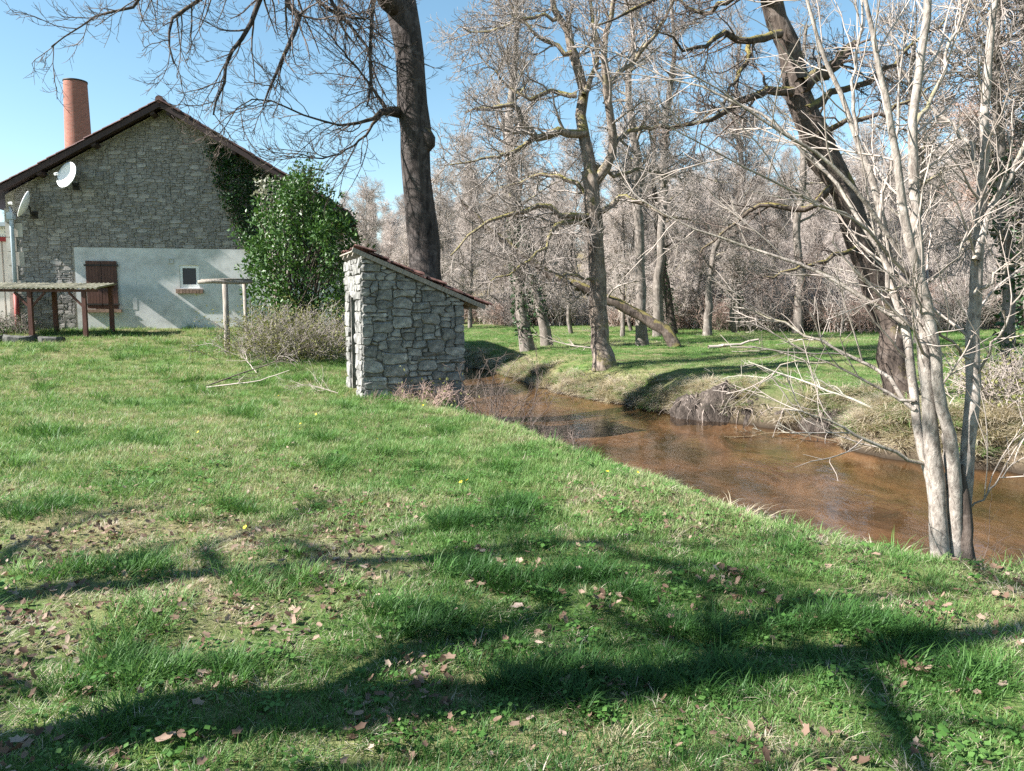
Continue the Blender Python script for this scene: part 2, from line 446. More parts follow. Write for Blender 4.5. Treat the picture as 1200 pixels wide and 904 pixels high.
b.inputs['Scale'].default_value = 1.0; b.inputs['Brick Width'].default_value = 0.23; b.inputs['Row Height'].default_value = 0.075; b.inputs['Mortar Size'].default_value = 0.008
cc = s.mix(s.ramp(s.noise(s.coord('Object'), 1.2, 5, 0.7), [(0.4, 0.0), (0.7, 0.6)]), b.outputs[0], (0.20, 0.09, 0.07))
s.pbr(cc, 0.9, s.bump(b.outputs['Fac'], -0.3, 0.01), 0.2); M_BRICK = s.m

# ------------------------------------------------------------------ rubble masonry
def stone_layout(rng, nu, nv, wmax, hmax, blocked=None, big=0.5):
    """Random rectangles filling an nu x nv lattice."""
    used = np.zeros((nu, nv), bool)
    if blocked is not None: used |= blocked
    out = []
    for j in range(nv):
        i = 0
        while i < nu:
            if used[i, j]: i += 1; continue
            w = rng.integers(1, wmax + 1) if rng.random() > big else rng.integers(max(2, wmax - 2), wmax + 1)
            h = rng.integers(1, min(hmax, max(1, (w * 2 + 2) // 3)) + 1)
            ww = 0
            while ww < w and i + ww < nu and not used[i + ww, j]: ww += 1
            if i + ww == nu - 1 and not used[nu - 1, j] and ww < wmax + 1: ww += 1
            hh = 1
            while hh < h and j + hh < nv and not used[i:i + ww, j + hh].any(): hh += 1
            used[i:i + ww, j:j + hh] = True
            out.append((i, j, i + ww, j + hh)); i += ww
    return out

def stone_mesh(rng, P, depth, proud, gap):
    """P: closed outline (k,2) in wall u,z -> stone standing `proud` of the wall, local y negative outwards."""
    c = P.mean(0); k = len(P)
    d = P - c; r = np.linalg.norm(d, axis=1, keepdims=True)
    P0 = c + d * (1 - gap / np.maximum(r, 1e-3)).clip(0.3)
    P1 = c + (P0 - c) * rng.uniform(0.82, 0.94) + rng.normal(0, 0.05, 2) * r.mean()
    pr = proud * rng.uniform(0.5, 1.25)
    tilt = rng.normal(0, 0.10, 2)
    y1 = -pr - (P1 - c) @ tilt * 0.6 + rng.normal(0, 0.12, k) * proud
    V = np.concatenate([np.c_[P0[:, 0], np.full(k, depth), P0[:, 1]],
                        np.c_[P0[:, 0], -pr * 0.35 + rng.normal(0, 0.1, k) * proud, P0[:, 1]],
                        np.c_[P1[:, 0], y1, P1[:, 1]],
                        [[c[0], -pr * 1.15, c[1]]]])
    V -= np.array([c[0], 0, c[1]])
    i = np.arange(k); n = (i + 1) % k
    F = [np.concatenate([np.stack([i, n, n + k, i + k], 1), np.stack([i + k, n + k, n + 2 * k, i + 2 * k], 1)]),
         np.stack([i + 2 * k, n + 2 * k, np.full(k, 3 * k)], 1)]
    return V, F, c

def stone_wall(rng, name, parent, mat, u0, u1, z0, z1, cu, cz, wmax, hmax, jit, proud, gap, place, inside=None, clip=None, limit=300, big=0.5, depth=0.03):
    """place(u, y, z) -> local xyz triple of arrays. Largest stones are parts, the rest one joined part."""
    nu, nv = int(round((u1 - u0) / cu)), int(round((z1 - z0) / cz))
    cu, cz = (u1 - u0) / nu, (z1 - z0) / nv
    J = rng.uniform(-jit, jit, (nu + 1, nv + 1, 2)); J[0, :, 0] = J[-1, :, 0] = 0
    G = np.stack(np.meshgrid(u0 + np.arange(nu + 1) * cu, z0 + np.arange(nv + 1) * cz, indexing='ij'), -1) + J * np.array([cu, cz])
    blocked = None
    if inside is not None:
        uc, zc = np.meshgrid(u0 + (np.arange(nu) + .5) * cu, z0 + (np.arange(nv) + .5) * cz, indexing='ij')
        blocked = ~inside(uc, zc)
    rects = stone_layout(rng, nu, nv, wmax, hmax, blocked, big)
    rects.sort(key=lambda r: -(r[2] - r[0]) * (r[3] - r[1]))
    rest = MB(); first = len(parent_children(parent))
    for n, (a, b, c, d) in enumerate(rects):
        ma, mb = (a + c) // 2, (b + d) // 2
        P = np.array([G[a, b], G[ma, b] if c - a > 1 else (G[a, b] + G[c, b]) / 2, G[c, b], G[c, mb] if d - b > 1 else (G[c, b] + G[c, d]) / 2,
                      G[c, d], G[ma, d] if c - a > 1 else (G[c, d] + G[a, d]) / 2, G[a, d], G[a, mb] if d - b > 1 else (G[a, d] + G[a, b]) / 2])
        cc = P.mean(0)
        k = np.array([1, 0, 1, 0, 1, 0, 1, 0])[:, None] * rng.uniform(0.04, 0.2, (8, 1))
        P = P * (1 - k) + cc * k
        if clip is not None: P[:, 1] = np.minimum(P[:, 1], clip(P[:, 0]))
        if np.ptp(P[:, 1]) < 0.03 or np.ptp(P[:, 0]) < 0.03: continue
        V, F, ctr = stone_mesh(rng, P, depth, proud, gap)
        if n < limit:
            V = place(V[:, 0], V[:, 1], V[:, 2])
            o = ob(name, mesh(name, V, F, mat), parent, loc=place(ctr[0], 0.0, ctr[1]))
        else:
            rest.add(place(V[:, 0] + ctr[0], V[:, 1], V[:, 2] + ctr[1]), F)
    if rest.n: ob('small_stones', rest.mesh('small_stones', mat), parent, kind='stuff')
    return len(rects)

def parent_children(p): return [o for o in bpy.data.objects if o.parent == p]
def pl_front(u, y, z): return np.stack([u, y, z], -1) if np.ndim(u) else (u, y, z)
def pl_left(u, y, z): return np.stack([y, u, z], -1) if np.ndim(u) else (y, u, z)

# ------------------------------------------------------------------ stone hut over the stream
HUT_ROT = R(22.5)
hx, hy = at(424, 400, 14.5)[:2]
hut = ob('stone_hut', None, loc=(hx, hy, 0), rot=(0, 0, HUT_ROT), label='small rubble stone hut with sloping tiled roof at the water edge', cat='hut')
HW, HD = 2.07, 1.62
HZ0 = -0.55
def hut_top(u): return 2.70 - 0.405 * u
rng = np.random.default_rng(4)
m = MB()
m.prism([(0.03, HZ0), (HW - 0.03, HZ0), (HW - 0.03, hut_top(HW)), (0.03, hut_top(0))], 0.03, 0.30)
fw = ob('front_wall', m.mesh('front_wall', M_MORTAR_DK), hut)
stone_wall(rng, 'stone', fw, M_STONE_HUT, 0.0, HW, HZ0, 2.75, 0.098, 0.076, 5, 3, 0.36, 0.030, 0.004, pl_front, inside=lambda u, z: z < hut_top(u) - 0.02, clip=lambda u: hut_top(u) - 0.01, big=0.42, depth=0.06)
m = MB()
D0, D1, DZ = 0.50, 1.18, 1.98
m.box((0.03, 0.32, HZ0), (0.30, D0, 2.62)); m.box((0.03, D1, HZ0), (0.30, HD - 0.03, 2.62)); m.box((0.03, D0, DZ), (0.30, D1, 2.62))
lw = ob('side_wall', m.mesh('side_wall', M_MORTAR_DK), hut)
stone_wall(rng, 'stone', lw, M_STONE_HUT, 0.0, HD, HZ0, 2.66, 0.135, 0.105, 4, 3, 0.25, 0.022, 0.003, pl_left,
           inside=lambda u, z: (z < 2.64) & ~((u > D0 - 0.02) & (u < D1) & (z < DZ)), big=0.5, depth=0.06)
m = MB(); m.box((0.0, D0 - 0.12, DZ - 0.02), (0.26, D1 + 0.12, DZ + 0.13)); ob('lintel', m.mesh('lintel', M_QUOIN), lw)
m = MB(); m.box((0.12, D0 + 0.01, HZ0), (0.17, D0 + 0.06, DZ - 0.03)); m.box((0.12, D0 + 0.062, DZ - 0.09), (0.17, D1 - 0.01, DZ - 0.03)); ob('door_frame', m.mesh('door_frame', M_OLDWOOD), lw)
m = MB(); m.prism([(0.31, HZ0), (HW - 0.03, HZ0), (HW - 0.03, hut_top(HW) - .01), (0.31, hut_top(.31) - .01)], HD - 0.30, HD - 0.03); ob('back_wall', m.mesh('back_wall', M_MORTAR_DK), hut)
m = MB(); m.box((HW - 0.30, 0.31, HZ0), (HW - 0.035, HD - 0.31, hut_top(HW) - 0.02)); ob('river_wall', m.mesh('river_wall', M_MORTAR_DK), hut)
# roof: rafters, verge board, battens and loose clay tiles
sl = math.atan(0.405); RL = (HW + 0.52) / math.cos(sl)
roof = ob('roof', None, hut, loc=(-0.10, -0.09, hut_top(-0.10) + 0.03), rot=(0, sl, 0))
m = MB()
m.box((0, 0.05, 0.0), (RL - 0.04, HD + 0.15, 0.03))
ob('roof_boards', m.mesh('roof_boards', M_OLDWOOD), roof)
m = MB(); m.box((-0.06, 0.0, -0.055), (RL, 0.045, 0.03)); ob('verge_board', m.mesh('verge_board', M_OLDWOOD), roof)
for k in range(3):
    m = MB(); m.box((0.02, 0.3 + k * 0.5, -0.085), (RL - 0.05, 0.37 + k * 0.5, -0.003)); ob('rafter', m.mesh('rafter', M_OLDWOOD), roof)

def tile_mesh(L, W, arch=0.05, th=0.016, name='clay_tile'):
    a = np.linspace(-1, 1, 5)
    up = np.c_[a * W / 2, arch * (1 - a * a)]
    V = []
    for x in (0, L):
        for y, z in up: V.append((x, y, z))
        for y, z in up: V.append((x, y * 0.97, z - th))
    F = []
    for i in range(4):
        F += [(i, i + 1, i + 11, i + 10), (i + 5, i + 15, i + 16, i + 6), (i, i + 5, i + 6, i + 1), (i + 10, i + 11, i + 16, i + 15)]
    F += [(0, 10, 15, 5), (4, 9, 19, 14)]
    return mesh(name, V, [np.array(F)], M_TILE)
tm = tile_mesh(0.40, 0.235, 0.045)
for c in range(8):
    for r in range(8):
        if rng.random() < 0.05: continue
        o = ob('clay_tile', tm, roof, loc=(r * 0.34 + rng.normal(0, 0.03) + (0.15 if c == 0 else 0) * (rng.random() < .5), 0.16 + c * 0.215 + rng.normal(0, 0.012), 0.062 + rng.uniform(0, 0.02)),
               rot=(rng.normal(0, 0.06), -0.05 + rng.normal(0, 0.035), rng.normal(0, 0.07)))

# ------------------------------------------------------------------ the house
H_ROT = R(10.0)
H_P = at(200, 385, 27.0)
hn = np.array([math.sin(H_ROT), -math.cos(H_ROT), 0])        # facade normal
hu_dir = np.array([math.cos(H_ROT), math.sin(H_ROT), 0])
def fac(px, py, off=0.0):
    """Facade coordinates (u, z) of a photograph pixel; off = metres in front of the wall."""
    d = ray(px, py); o = np.array([0, 0, EYE]); p0 = H_P + hn * off
    t = ((p0 - o) @ hn) / (d @ hn); p = o + d * t
    return float((p - H_O) @ hu_dir), float(p[2])
H_O = np.zeros(3)
_u = fac(9, 300)[0]
H_O = hu_dir * _u + (H_P - hu_dir * float(H_P @ hu_dir)); H_O[2] = 0
HB = gz(*at(150, 385, 26.5)[:2]) - 0.15
house = ob('stone_house', None, loc=tuple(H_O), rot=(0, 0, H_ROT), label='large gabled stone house with grey rendered lower wall and ivy corner', cat='house')
UW = fac(392, 300)[0]
UA, ZA = fac(187, 118, 0.5)
slope = math.tan(R(30.2))
def gab(u): return ZA - 0.16 - np.abs(u - UA) * slope
pu0, pz1 = fac(87, 290); _, pzb = fac(87, 388)
wu0, wz1 = fac(210, 311); wu1, wz0 = fac(234, 338)
# core with an opening for the little window
m = MB()
HDP = 8.5
def cells(mb, u0, u1, z0, z1, holes, y0, y1):
    us = sorted({u0, u1, *[h[0] for h in holes], *[h[1] for h in holes]}); zs = sorted({z0, z1, *[h[2] for h in holes], *[h[3] for h in holes]})
    for a, b in zip(us, us[1:]):
        for c, d in zip(zs, zs[1:]):
            if not any(h[0] <= (a + b) / 2 <= h[1] and h[2] <= (c + d) / 2 <= h[3] for h in holes): mb.box((a, y0, c), (b, y1, d))
zsplit = pz1 - 0.3
hole = (wu0, wu1, wz0, wz1)
cells(m, 0.02, UW - 0.02, HB - 0.3, zsplit, [hole], 0.03, 0.45)
m.prism([(0.02, zsplit), (UW - 0.02, zsplit), (UW - 0.02, gab(UW)), (UA, gab(UA)), (0.02, gab(0))], 0.03, 0.45)
gw = ob('gable_wall', m.mesh('gable_wall', M_MORTAR), house)
rng = np.random.default_rng(9)
stone_wall(rng, 'stone', gw, M_STONE_HOUSE, 0.30, UW - 0.05, pzb, float(gab(UA)), 0.082, 0.066, 5, 2, 0.32, 0.010, 0.005, pl_front,
           inside=lambda u, z: (z < gab(u) - 0.10) & ((z > pz1 + 0.02) | (u < pu0 - 0.05)), clip=lambda u: gab(u) - 0.03, limit=300, big=0.55, depth=0.045)
for k in range(9):                                            # dressed corner stones
    z0 = HB - 0.1 + k * 0.48; wq = 0.52 if k % 2 else 0.30
    m = MB(); m.box((-0.012, -0.02, z0), (wq if z0 + .48 < gab(0) else .3, 0.028, z0 + 0.462)); ob('corner_stone', m.mesh('corner_stone', M_QUOIN), gw)
m = MB()
m.box((0.0, 0.46, HB - 0.3), (0.45, HDP, gab(0) - 0.05)); ob('side_wall', m.mesh('side_wall', M_MORTAR), house)
m = MB(); m.box((UW - 0.45, 0.46, HB - 0.3), (UW, HDP, gab(UW) - 0.05)); ob('side_wall', m.mesh('side_wall', M_MORTAR), house)
m = MB(); m.prism([(0.02, HB - 0.3), (UW - 0.02, HB - 0.3), (UW - 0.02, gab(UW)), (UA, gab(UA)), (0.02, gab(0))], HDP + 0.003, HDP + 0.4); ob('rear_wall', m.mesh('rear_wall', M_MORTAR), house)
# render on the lower wall
m = MB(); cells(m, pu0, UW - 0.01, HB - 0.25, pz1, [hole], -0.035, 0.027)
rw = ob('rendered_wall', m.mesh('rendered_wall', M_RENDER), house)
tu0, tz1 = fac(140, 308); tu1, _ = fac(159, 308); _, tz0 = fac(140, 363)
m = MB(); m.box((tu0 + 0.02, -0.042, tz0), (tu1, -0.0345, tz1)); ob('render_patch', m.mesh('render_patch', M_RENDER), rw)
vu0, vz1 = fac(197.5, 303); vu1, vz0 = fac(203.5, 309)
m = MB()
for a, b in (((vu0, -0.075, vz0), (vu0 + 0.025, -0.034, vz1)), ((vu1 - 0.025, -0.075, vz0), (vu1, -0.034, vz1)), ((vu0 + 0.026, -0.075, vz1 - 0.025), (vu1 - 0.026, -0.034, vz1)), ((vu0 + 0.026, -0.075, vz0), (vu1 - 0.026, -0.034, vz0 + 0.025)), ((vu0 + .026, -0.05, vz0 + .026), (vu1 - .026, -0.034, vz1 - .026))): m.box(a, b)
ob('vent_cover', m.mesh('vent_cover', M_RENDER), rw)
# little window
win = ob('window', None, house, loc=(wu0, 0.0, wz0)); ww, wh = wu1 - wu0, wz1 - wz0
m = MB(); t = 0.10
m.box((0, 0, 0), (t, 0.07, wh)); m.box((ww - t, 0, 0), (ww, 0.07, wh)); m.box((t, 0, 0), (ww - t, 0.07, t * 1.3)); m.box((t, 0, wh - t), (ww - t, 0.07, wh))
ob('window_frame', m.mesh('window_frame', M_FRAME), win)
m = MB(); m.box((t - .01, 0.03, t), (ww - t + .01, 0.04, wh - t)); ob('pane', m.mesh('pane', M_GLASS), win)
m = MB(); m.box((0, 0.08, 0), (ww, 0.3, wh)); ob('reveal_back', m.mesh('reveal_back', M_DARKWOOD), win)
su0, sz1 = fac(207, 339); su1, sz0 = fac(239, 343.5)
sill = ob('window_sill', None, house, loc=(su0, -0.15, sz0 - .02))
nb_ = 8
for k in range(nb_):
    m = MB(); w_ = (su1 - su0) / nb_; m.box((k * w_ + 0.006, 0, 0), ((k + 1) * w_ - 0.006, 0.11, sz1 - sz0 + .02)); ob('brick', m.mesh('brick', M_BRICKSILL), sill)
# shuttered window
shu0, shz1 = fac(101, 306); shu1, shz0 = fac(140, 362)
sh = ob('shuttered_window', None, house, loc=(shu0, -0.10, shz0)); sw, shh = shu1 - shu0, shz1 - shz0
for leaf in range(2):
    lf = ob('shutter', None, sh, loc=(leaf * (sw / 2 + 0.006), 0, 0))
    n_ = 5; pw = (sw / 2 - 0.006) / n_
    for k in range(n_):
        m = MB(); m.box((k * pw + 0.003, 0.0, 0.0), ((k + 1) * pw - 0.003, 0.035, shh)); ob('plank', m.mesh('plank', M_SHUTTER), lf)
    for zz in (0.12, shh - 0.18):
        m = MB(); m.box((-0.05 if leaf == 0 else 0.01, -0.022, zz), (sw / 2 - 0.02 if leaf == 0 else sw / 2 + 0.05, -0.002, zz + 0.06)); ob('hinge_strap', m.mesh('hinge_strap', M_IRON), lf)
m = MB(); m.box((-0.06, -0.06, -0.13), (sw + 0.1, 0.06, -0.02)); ob('sill', m.mesh('sill', M_BRICKSILL), sh)
# roof
OV, EV = 0.55, 0.75
def slope_empty(name, sign):
    e = ob(name, None, house, loc=(UA, -OV, ZA - 0.02), rot=(0, math.atan(slope) if sign > 0 else math.pi - math.atan(slope), 0)); return e
cosr = math.cos(math.atan(slope))
for sign, ulen in ((1, UW - UA + EV), (-1, UA + EV)):
    L = ulen / cosr; dp = HDP + 0.4 + 2 * OV
    e = ob('roof_slope', None, house, loc=(UA, -OV, ZA - 0.02), rot=(0, 0, 0))
    def P(t, y, h):                                           # along the slope, along the ridge, above the slope
        return (sign * (t * cosr + h * slope * cosr), y, -t * cosr * slope + h * cosr)
    def pbox(mb, t0, t1, y0, y1, h0, h1):
        V = [P(*c) for c in ((t0, y0, h0), (t1, y0, h0), (t1, y1, h0), (t0, y1, h0), (t0, y0, h1), (t1, y0, h1), (t1, y1, h1), (t0, y1, h1))]
        F = np.array([(0, 3, 2, 1), (4, 5, 6, 7), (0, 1, 5, 4), (1, 2, 6, 5), (2, 3, 7, 6), (3, 0, 4, 7)])
        mb.add(V, F if sign > 0 else F[:, ::-1])
    m = MB(); pbox(m, 0.0, L, 0.05, dp, -0.05, -0.005); ob('roof_boards', m.mesh('roof_boards', M_DARKWOOD), e)
    m = MB(); pbox(m, 0.02, L, 0.0, 0.045, -0.17, 0.0); ob('bargeboard', m.mesh('bargeboard', M_DARKWOOD), e)
    for tt in (0.35, 0.37 * L, 0.66 * L, 0.93 * L):
        m = MB(); pbox(m, tt, tt + 0.16, 0.06, 0.62, -0.26, -0.055); ob('purlin_end', m.mesh('purlin_end', M_DARKWOOD), e)
    n_t = int(L / 0.34)
    base = tile_mesh(0.42, 0.25, 0.06)
    bv = np.empty(len(base.vertices) * 3); base.vertices.foreach_get('co', bv); bv = bv.reshape(-1, 3)
    bf = np.array([list(p.vertices) for p in base.polygons])
    rest = MB()
    vt = np.array([P(a - 0.02, b, c + 0.01) for a, b, c in bv])
    verge = mesh('roof_tile', vt, bf if sign > 0 else bf[:, ::-1], M_TILE_DK)
    for r in range(n_t):
        for c in range(int(dp / 0.235)):
            t_, y_ = r * 0.34, 0.09 + c * 0.235
            dz = rng.uniform(0, 0.02)
            o3 = np.array(P(t_, y_, 0.006 + dz + 0.03 * 0))
            if c < 2:
                o = ob('roof_tile', verge, e, loc=tuple(o3 + np.array([0, rng.normal(0, 0.012), 0])), rot=(0, sign * -0.05, rng.normal(0, 0.02)))
            elif c % 1 == 0:
                rest.add(vt + o3 + np.array([0, 0, 0.0]), bf if sign > 0 else bf[:, ::-1])
    ob('roof_tiles', rest.mesh('roof_tiles', M_TILE_DK), e, kind='stuff')
bpy.data.meshes.remove(base)
m = MB(); m.tube([(UA, -OV - 0.02, ZA + 0.03), (UA, HDP + OV, ZA + 0.03)], 0.13, 10); ob('ridge', m.mesh('ridge', M_TILE_DK), house)

# satellite dishes
def dish(px, py, rad, yaw, tilt, label):
    u, z = fac(px, py, 0.55)
    p = H_O + hu_dir * u + hn * 0.55; 
    e = ob('satellite_dish', None, loc=(p[0], p[1], z), rot=(0, 0, H_ROT), label=label, cat='satellite dish', group='satellite dishes on the gable')
    # reflector, opening along -y before being turned
    n, rr = 24, 6; V = []; F = []
    for side in (0, 1):
        for i in range(rr + 1):
            a = rad * i / rr
            for k in range(n):
                th = 2 * math.pi * k / n
                V.append((a * math.cos(th) * 0.92, -0.28 * (a / rad) ** 2 * rad + side * 0.025, a * math.sin(th)))
    o_ = (rr + 1) * n
    for i in range(rr):
        for k in range(n):
            a, b = i * n + k, i * n + (k + 1) % n
            F.append((a, a + n, b + n, b)); F.append((a + o_, b + o_, b + n + o_, a + n + o_))
    for k in range(n):
        a, b = rr * n + k, rr * n + (k + 1) % n; F.append((a, a + o_, b + o_, b))
    head = ob('dish_head', None, e, rot=(tilt, 0, yaw))
    ob('reflector', mesh('reflector', V, np.array(F), M_DISH, True), head)
    m = MB(); m.tube([(0, 0.02, -rad * 0.9), (0, -rad * 0.5, -rad * 0.95), (0, -rad * 1.05, -rad * 0.35)], 0.014, 6); ob('feed_arm', m.mesh('feed_arm', M_IRON), head)
    m = MB(); m.tube([(0, -rad * 1.1, -rad * 0.38), (0, -rad * 0.9, -rad * 0.24)], 0.045, 8); ob('receiver', m.mesh('receiver', M_FRAME), head)
    m = MB(); m.tube([(0, 0.03, 0), (0, 0.18, -0.03), (0, 0.22, -0.25), (0, 0.56, -0.25)], 0.025, 6); m.box((-0.1, 0.515, -0.37), (0.1, 0.548, -0.13)); ob('bracket', m.mesh('bracket', M_IRON), e)
dish(81.5, 207, 0.46, R(-32), R(-18), 'white satellite dish facing outwards high on the stone gable')
dish(32, 241, 0.46, R(-74), R(-22), 'white satellite dish seen nearly edge on above the drainpipe')

# drainpipe at the left corner
u, z1_ = fac(12.5, 250, 0.12); p = H_O + hu_dir * u + hn * 0.10
dpz = gz(p[0], p[1])
dpe = ob('drainpipe', None, loc=(p[0], p[1], dpz), label='grey zinc drainpipe with red cast iron foot at the house corner', cat='drainpipe')
m = MB(); m.tube([(0, 0, 1.25), (0, 0, z1_ - dpz - 0.15), (-0.05, 0.1, z1_ - dpz + .1), (-0.25, 0.3, z1_ - dpz + .45)], 0.065, 10); ob('pipe', m.mesh('pipe', M_ZINC, True), dpe)
m = MB(); m.tube([(0, 0, -0.1), (0, 0, 1.28)], 0.08, 10); ob('pipe_foot', m.mesh('pipe_foot', M_REDPIPE, True), dpe)
m = MB(); m.box((-0.1, -0.1, z1_ - dpz - 0.2), (0.1, 0.09, z1_ - dpz + 0.02)); ob('hopper', m.mesh('hopper', M_ZINC), dpe)

# pale annexe behind the corner
ap = H_O + hu_dir * (-0.05) - hn * 1.2
an = ob('pale_annexe', None, loc=(ap[0], ap[1], 0), rot=(0, 0, H_ROT), label='pale ribbed metal annexe with sign beyond the drainpipe', cat='building')
m = MB(); m.box((-9, 0.06, HB - 0.4), (-0.02, 6, 4.6)); ob('wall', m.mesh('wall', M_SIDING), an)
for k in range(30):
    m = MB(); m.box((-0.3 - k * 0.3, 0.0, HB - 0.3), (-0.06 - k * 0.3, 0.057, 4.5)); ob('panel', m.mesh('panel', M_SIDING), an)
m = MB(); m.box((-9.2, -0.4, 4.62), (0.0, 6.3, 4.75)); ob('roof', m.mesh('roof', M_ZINC), an)
zs1 = at(6, 268, 28.5)[2]; zs0 = at(6, 282, 28.5)[2]
sg = ob('wall_sign', None, loc=(ap[0], ap[1], 0), rot=(0, 0, H_ROT), label='white board with small lettering above a red band on the annexe', cat='sign')
m = MB(); m.box((-2.2, -0.05, zs0), (-0.12, -0.005, zs1)); ob('board', m.mesh('board', M_FRAME), sg)
m = MB(); m.box((-2.2, -0.056, zs0 - 0.16), (-0.1, -0.005, zs0 - 0.006)); ob('red_band', m.mesh('red_band', M_SIGNRED), sg)
m = MB()
for r_, (a, b) in enumerate(((-0.75, -0.2), (-0.5, -0.42), (-0.75, -0.2))):
    x_ = a
    while x_ < b - 0.04:
        zz = zs1 - 0.10 - r_ * 0.13; wq = 0.05
        m.box((x_, -0.054, zz - 0.07), (x_ + 0.018, -0.0505, zz)); m.box((x_ + 0.019, -0.054, zz - 0.07), (x_ + wq, -0.0505, zz - 0.052)); x_ += 0.085
ob('lettering', m.mesh('lettering', M_SIGNINK), sg)

# brick stack
cp = at(91, 150, 46)
ch = ob('brick_chimney', None, loc=(cp[0], cp[1], 1.0), label='tall round red brick factory chimney behind the house roof', cat='chimney')
zt = at(91, 95, 46)[2] - 1.0
n = 32; prof = [(0.92, 0), (0.78, zt * 0.55), (0.63, zt - 0.2), (0.63, zt - 0.02), (0.58, zt), (0.52, zt), (0.52, zt - 1.0)]
V = [(r_ * math.cos(2 * math.pi * k / n), r_ * math.sin(2 * math.pi * k / n), z_) for r_, z_ in prof for k in range(n + 1)]
F = [(i * (n + 1) + k, i * (n + 1) + k + 1, (i + 1) * (n + 1) + k + 1, (i + 1) * (n + 1) + k) for i in range(len(prof) - 1) for k in range(n)]
me = mesh('shaft', V, np.array(F), M_BRICK, True); uv = me.uv_layers.new(name='UVMap')
for l_ in me.loops:
    vi = l_.vertex_index; uv.data[l_.index].uv = (2 * math.pi * 0.8 * (vi % (n + 1)) / n, V[vi][2])
ob('shaft', me, ch)
for zz in (zt - 0.11, ):
    V = [(r_ * math.cos(2 * math.pi * k / n), r_ * math.sin(2 * math.pi * k / n), z_) for r_, z_ in ((0.62, zz), (0.655, zz + .01), (0.655, zz + 0.09), (0.62, zz + 0.10)) for k in range(n)]
    F = [(i * n + k, i * n + (k + 1) % n, (i + 1) * n + (k + 1) % n, (i + 1) * n + k) for i in range(3) for k in range(n)]
    ob('cap_band', mesh('cap_band', V, np.array(F), M_IRON, True), ch)

# lean-to with a corrugated roof
pc = at(60, 380, 24.6); pz = gz(pc[0], pc[1])
pg = ob('low_shelter', None, loc=(pc[0], pc[1], pz), rot=(0, 0, R(6)), label='low open shelter with corrugated roof on wooden posts before the house', cat='shelter')
def loc6(px, py, Y):
    p = at(px, py, Y) - np.array([pc[0], pc[1], pz]); a = -R(6)
    return np.array([p[0] * math.cos(a) - p[1] * math.sin(a), p[0] * math.sin(a) + p[1] * math.cos(a), p[2]])
zr0 = loc6(60, 340, 24.0)[2]; xr = loc6(121, 338, 24.5)[0]; xl = loc6(-45, 338, 24.5)[0]
nxs, nys = 160, 3
xs = np.linspace(xl, xr, nxs); V = []; 
for th in (0, -0.012):
    for j in range(nys):
        f = j / (nys - 1)
        for x_ in xs: V.append((x_, -0.75 + 1.6 * f, zr0 + 0.06 + 0.20 * f + 0.028 * math.sin(x_ * 2 * math.pi / 0.146) + th))
F = []
for i in range(nxs - 1):
    for j in range(nys - 1):
        a = j * nxs + i; F.append((a, a + 1, a + 1 + nxs, a + nxs)); a += nxs * nys; F.append((a, a + nxs, a + nxs + 1, a + 1))
o_ = nxs * nys
for i in range(nxs - 1): F.append((i, i + o_, i + 1 + o_, i + 1))
ob('corrugated_sheet', mesh('corrugated_sheet', V, np.array(F), M_FIBRO, True), pg)
m = MB(); m.box((xl, -0.66, zr0 - 0.06), (xr - 0.04, -0.58, zr0 + 0.025)); ob('front_beam', m.mesh('front_beam', M_REDWOOD), pg)
m = MB(); m.box((xl, 0.68, zr0 + 0.10), (xr - 0.04, 0.76, zr0 + 0.19)); ob('rear_beam', m.mesh('rear_beam', M_REDWOOD), pg)
for px_, y_, zt_, br in ((48, -0.62, zr0 - 0.06, 1), (107, -0.62, zr0 - 0.06, -1), (117, 0.72, zr0 + 0.10, 0), (-25, -0.62, zr0 - 0.06, 1), (52, 0.72, zr0 + 0.10, 0), (-20, 0.72, zr0 + 0.10, 0)):
    x_ = loc6(px_, 360, 24.6)[0]
    m = MB(); m.box((x_ - 0.06, y_ - 0.06, -0.35), (x_ + 0.06, y_ + 0.06, zt_)); ob('post', m.mesh('post', M_REDWOOD), pg)
    for sgn in ((-1, 1) if br == 1 else (-1,) if br == -1 else ()):
        m = MB(); m.bar((x_ + sgn * 0.05, y_, zt_ - 0.45), (x_ + sgn * 0.45, y_, zt_ - 0.02), 0.06, 0.06, (0, 1, 0)); ob('brace', m.mesh('brace', M_REDWOOD), pg)
# low stone slab beside it
sp_ = at(22, 392, 23.2)
rng = np.random.default_rng(31)
m = MB()
for k, (a, w_, h_) in enumerate(((-1.6, 1.1, .22), (-0.45, 1.05, .20), (0.62, 0.75, .15))):
    P = np.array([(a + w_ * 0.5 + w_ * 0.5 * math.cos(t), 0.35 * math.sin(t)) for t in np.linspace(0, 2 * math.pi, 10, endpoint=False)]) + rng.normal(0, 0.04, (10, 2))
    V = np.concatenate([np.c_[P, np.full(10, -0.2)], np.c_[P, np.full(10, h_ * .7) + rng.normal(0, .02, 10)], np.c_[P * [1, .75] + [0, 0], np.full(10, h_) + rng.normal(0, .02, 10)]])
    i = np.arange(10); n = (i + 1) % 10
    m.add(V, [np.concatenate([np.stack([i, n, n + 10, i + 10], 1), np.stack([i + 10, n + 10, n + 20, i + 20], 1)]), np.array([i + 20])])
ob('stone_kerb', m.mesh('stone_kerb', M_KERB), loc=(sp_[0], sp_[1], gz(sp_[0], sp_[1])), label='low weathered stone kerb lying in grass before the shelter', cat='stone')

